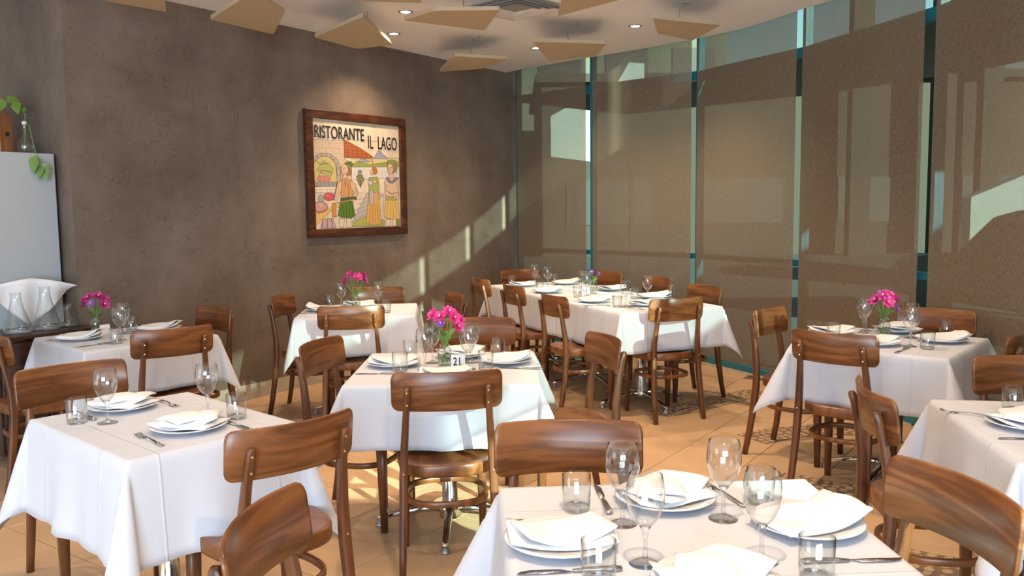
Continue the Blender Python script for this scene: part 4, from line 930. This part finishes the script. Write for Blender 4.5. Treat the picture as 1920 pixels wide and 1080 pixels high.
# rotation of each plate's napkin, aligned with the table edge
NV_ = {'front': [(1, 20), (2, 25), (0, 5), (1, 10)], '1': [(1, -20), (1, -15)], '21': [(0, 8), (2, 5), (1, 10), (0, 0)], '22': [(2, 190), (0, 10)], '18': [(2, 15), (2, 10)],
       'W': [(0, 10), (2, 10), (2, 10), (0, 8), (2, 12), (0, 20), (2, 10)], 'R': [(0, -5), (0, 10), (1, 10), (2, 5)], 'FR': [(1, 0)]}
def first_or_copy(key, maker, loc, rz, label):
    if key not in PROT:
        o = maker(); PROT[key] = o; o.location = loc; o.rotation_euler = (0, 0, rz); o['label'] = label; return o
    return dup(PROT[key], None, loc, rz, label)
def simple(name, bmf, m, cat, group, smooth=True):
    def f():
        o = obj(name, bmf(), m, None, smooth); tag(o, 'x', cat, group); return o
    return f
def px_x(p): return p[0] / p[1]
RAD = {'plate': 0.127, 'goblet': 0.0425, 'tumbler': 0.037, 'vase': 0.036, 'card': 0.034}
def relax(d):
    it = [[k, i, Vector(p[:2]), RAD[k]] for k in RAD for i, p in enumerate(d.get(k, []))]
    for _ in range(80):
        for a in range(len(it)):
            for b in range(a + 1, len(it)):
                A, B_ = it[a], it[b]; v = B_[2] - A[2]; need = A[3] + B_[3] + 0.004 - v.length
                if {A[0], B_[0]} == {'plate', 'tumbler'} or {A[0], B_[0]} == {'plate', 'goblet'}: need = A[3] + B_[3] - 0.004 - v.length
                if need > 0 and v.length > 1e-4:
                    v.normalize(); wa = 0.15 if A[0] == 'plate' else 0.5; wb = 0.15 if B_[0] == 'plate' else 0.5
                    A[2] -= v * need * wa / (wa + wb); B_[2] += v * need * wb / (wa + wb)
    for k, i, p, _ in it: d[k][i] = (p.x, p.y)
for tk, d in ITEMS.items():
    relax(d)
    z = top_of(tk); tn = nm_of(tk)
    def ranks(lst):
        od = sorted(range(len(lst)), key=lambda i: px_x(lst[i])); return {i: ordinal(od.index(i), len(lst)) for i in range(len(lst))}
    rk = ranks(d.get('plate', []))
    for i, p in enumerate(d.get('plate', [])):
        first_or_copy('plate', simple('dinner_plate', plate_mesh, china, 'plate', 'round white dinner plates'), (p[0], p[1], z), 0, 'round white plate under a napkin, %s on the %s' % (rk[i], tn))
        v, a = NV_[tk][i]
        def mk():
            o = bpy.data.objects.new('napkin', NAPM[0]); C.objects.link(o); tag(o, 'x', 'napkin', 'folded white napkins'); return o
        nlab = ('crumpled folded white napkin', 'loosely twisted white napkin', 'white napkin with one raised end')[v if v else 0]
        o = first_or_copy('napkin', mk, (p[0], p[1], z + 0.001), R(a), '%s, %s on the %s' % (nlab, rk[i], tn)); o.data = NAPM[v]
    rk = ranks(d.get('goblet', []))
    for i, p in enumerate(d.get('goblet', [])): first_or_copy('goblet', proto_goblet, (p[0], p[1], z), 0, 'empty stemmed wine glass, %s on the %s' % (rk[i], tn))
    rk = ranks(d.get('tumbler', []))
    for i, p in enumerate(d.get('tumbler', [])): first_or_copy('tumbler', proto_tumbler, (p[0], p[1], z), random.random() * 3, 'short clear water tumbler, %s on the %s' % (rk[i], tn))
    for kk, nm, f in (('fork', 'fork', fork_bm), ('knife', 'table_knife', knife_bm)):
        L_ = d.get(kk, []); rk = ranks(L_)
        for i, q in enumerate(L_):
            mx_, my_ = (q[0] + q[2]) / 2, (q[1] + q[3]) / 2; a = math.atan2(q[1] - q[3], q[0] - q[2])
            first_or_copy(kk, simple(nm, f, steel, nm.split('_')[-1], 'steel cutlery on the tables'), (mx_, my_, z), a, 'steel dinner %s, %s on the %s' % (kk, rk[i], tn))
    for p in d.get('card', []):
        num = {'21': '21', 'W': '13', '18': ''}[tk]
        t = thing('table_number_card', {'21': 'white folded table card printed 21 beside the pink flowers', 'W': 'white folded table card printed 13 on the long table', '18': 'small white folded table card turned sideways on the far left table'}[tk], 'table card', (p[0], p[1], z), R(0 if tk != '18' else 62), 'white table number cards')
        bm = new_bm()
        for sgn in (-1, 1):
            a = [bm.verts.new(c_) for c_ in ((-0.032, sgn * 0.016, 0), (0.032, sgn * 0.016, 0), (0.032, sgn * 0.0005, 0.055), (-0.032, sgn * 0.0005, 0.055), (-0.032, sgn * 0.0145, 0), (0.032, sgn * 0.0145, 0))]
            bm.faces.new(a[:4]); bm.faces.new((a[4], a[5], a[2], a[3]))
        obj('folded_card', bm, card_m, t)
        if num: text_mesh(num, 0.052, ink, t, (-0.024, -0.0155, 0.008), (PI / 2 - 0.27, 0, 0), 0.8, 0.0003, offset=0.0006)
    for p in d.get('clip', []):
        bm = new_bm(); box(bm, -0.016, 0.016, -0.009, 0.009, 0, 0.014); bevel(bm, 0.003); tag(obj('card_clip', bm, black_plastic, loc=(p[0], p[1], z + 0.0002)), 'small black clip lying beside the number card 21', 'clip')
    for p in d.get('vase', []):
        vn = {'21': 'glass jar vase with pink flowers beside card 21', '22': 'glass jar vase on the table below the mural', '18': 'glass jar vase on the far left table', 'W': 'small glass jar vase on the long table', 'R': 'glass jar vase on the right flower table'}[tk]
        t = thing('jar_vase', vn, 'vase', (p[0], p[1], z), 0, 'small clear glass jar vases')
        bm = new_bm(); lathe(bm, [(0.028, 0), (0.032, 0.006), (0.033, 0.06), (0.03, 0.075), (0.022, 0.085), (0.023, 0.10), (0.025, 0.101)], 24); obj('glass_body', bm, shell_m, t, True)
        bm = new_bm(); lathe(bm, [(0, 0.003), (0.029, 0.004), (0.031, 0.05), (0, 0.05)], 20); obj('water', bm, water_m, t, True)
        fl = thing('flower_bunch', {'21': 'bright pink flowers with long green leaves in the jar beside card 21', '22': 'pink and magenta flowers on the table below the mural', '18': 'magenta flowers with one purple bloom on the far left table',
              'W': 'single purple flower with small green leaves on the long table', 'R': 'magenta flowers with one blue bud on the right table'}[tk], 'flowers', (p[0], p[1], z), 0, 'bunches of cut flowers in jars')
        rd = random.Random(len(vn)); rd = random.Random({'21': 3, '22': 4, '18': 5, 'W': 6, 'R': 7}[tk])
        heads = {'21': [(0.045, -0.03, 0.225, 0), (0.02, 0.0, 0.245, 0), (0.065, 0.01, 0.21, 0), (-0.015, -0.01, 0.225, 0), (0.035, 0.03, 0.235, 0), (0.06, -0.03, 0.185, 0), (-0.045, 0.0, 0.235, 0), (-0.012, -0.03, 0.20, 2)],
                 '22': [(-0.035, 0, 0.25, 0), (0.02, -0.02, 0.235, 0), (0.045, 0.02, 0.25, 1), (-0.065, 0, 0.205, 1), (-0.02, 0.03, 0.235, 1), (0.06, 0.0, 0.215, 1), (-0.07, 0.01, 0.18, 1)],
                 '18': [(-0.05, 0, 0.20, 1), (-0.02, -0.02, 0.215, 1), (0.02, 0, 0.22, 1), (0.05, 0.01, 0.205, 1), (0.06, -0.02, 0.175, 1), (-0.06, 0.02, 0.175, 1), (0.0, -0.045, 0.185, 2), (0, 0.04, 0.2, 1)],
                 'W': [(-0.015, -0.01, 0.175, 2), (0.035, 0.0, 0.16, 2)],
                 'R': [(-0.045, 0, 0.20, 1), (-0.02, -0.02, 0.225, 1), (0.02, 0, 0.22, 0), (0.055, 0.01, 0.20, 1), (0.0, -0.04, 0.19, 0), (0.0, 0.04, 0.2, 1), (-0.05, 0.03, 0.185, 1), (0.045, -0.03, 0.155, 2)]}[tk]
        for hx, hy, hz, hc in heads:
            bm = new_bm(); tube(bm, [(-hx * 0.25, -hy * 0.25, 0.012), (hx * 0.1, hy * 0.1, 0.09), (hx * 0.5, hy * 0.5, 0.14), (hx, hy, hz - 0.008)], 0.0022, 6); obj('stem', bm, stem_m, fl)
            bm = new_bm(); out = Vector((hx, hy - 0.02, 0.03)).normalized(); q = out.to_track_quat('Z', 'Y').to_matrix(); sz = 0.042 if hc != 2 else 0.026
            for lay, (npet, el_, sc) in enumerate(((6, 25, 1.0), (5, 58, 0.85))):
                for k in range(npet):
                    a = 2 * PI * (k + 0.5 * lay) / npet + rd.random() * 0.3; dv = q @ Vector((math.cos(a) * math.cos(R(el_)), math.sin(a) * math.cos(R(el_)), math.sin(R(el_))))
                    leaf(bm, (hx, hy, hz), dv, sz * sc, sz * 0.36, 0.05, q @ Vector((0, 0, 1)), False)
            for f_ in bm.faces: f_.material_index = 0
            c_ = q @ Vector((0, 0, 1)); p0 = Vector((hx, hy, hz)); tube(bm, [tuple(p0), tuple(p0 + c_ * sz * 0.5)], [0.003, 0.005], 6, mi=1)
            obj('bloom', bm, [(pink_m, magenta_m, purple_m)[hc], cream_m], fl, True)
        for k in range({'21': 9, '22': 7, '18': 8, 'W': 5, 'R': 7}[tk]):
            a = 2 * PI * k / 7 + rd.random(); L_ = rd.uniform(0.08, 0.13) if tk == '21' else rd.uniform(0.06, 0.09); bm = new_bm()
            leaf(bm, (0.008 * math.cos(a), 0.008 * math.sin(a), rd.uniform(0.09, 0.13)), (math.cos(a), math.sin(a), rd.uniform(0.4, 1.5)), L_, 0.014, 0.3, Vector((0.1, 0.1, 1)), False); obj('leaf', bm, leaf_m, fl, True)
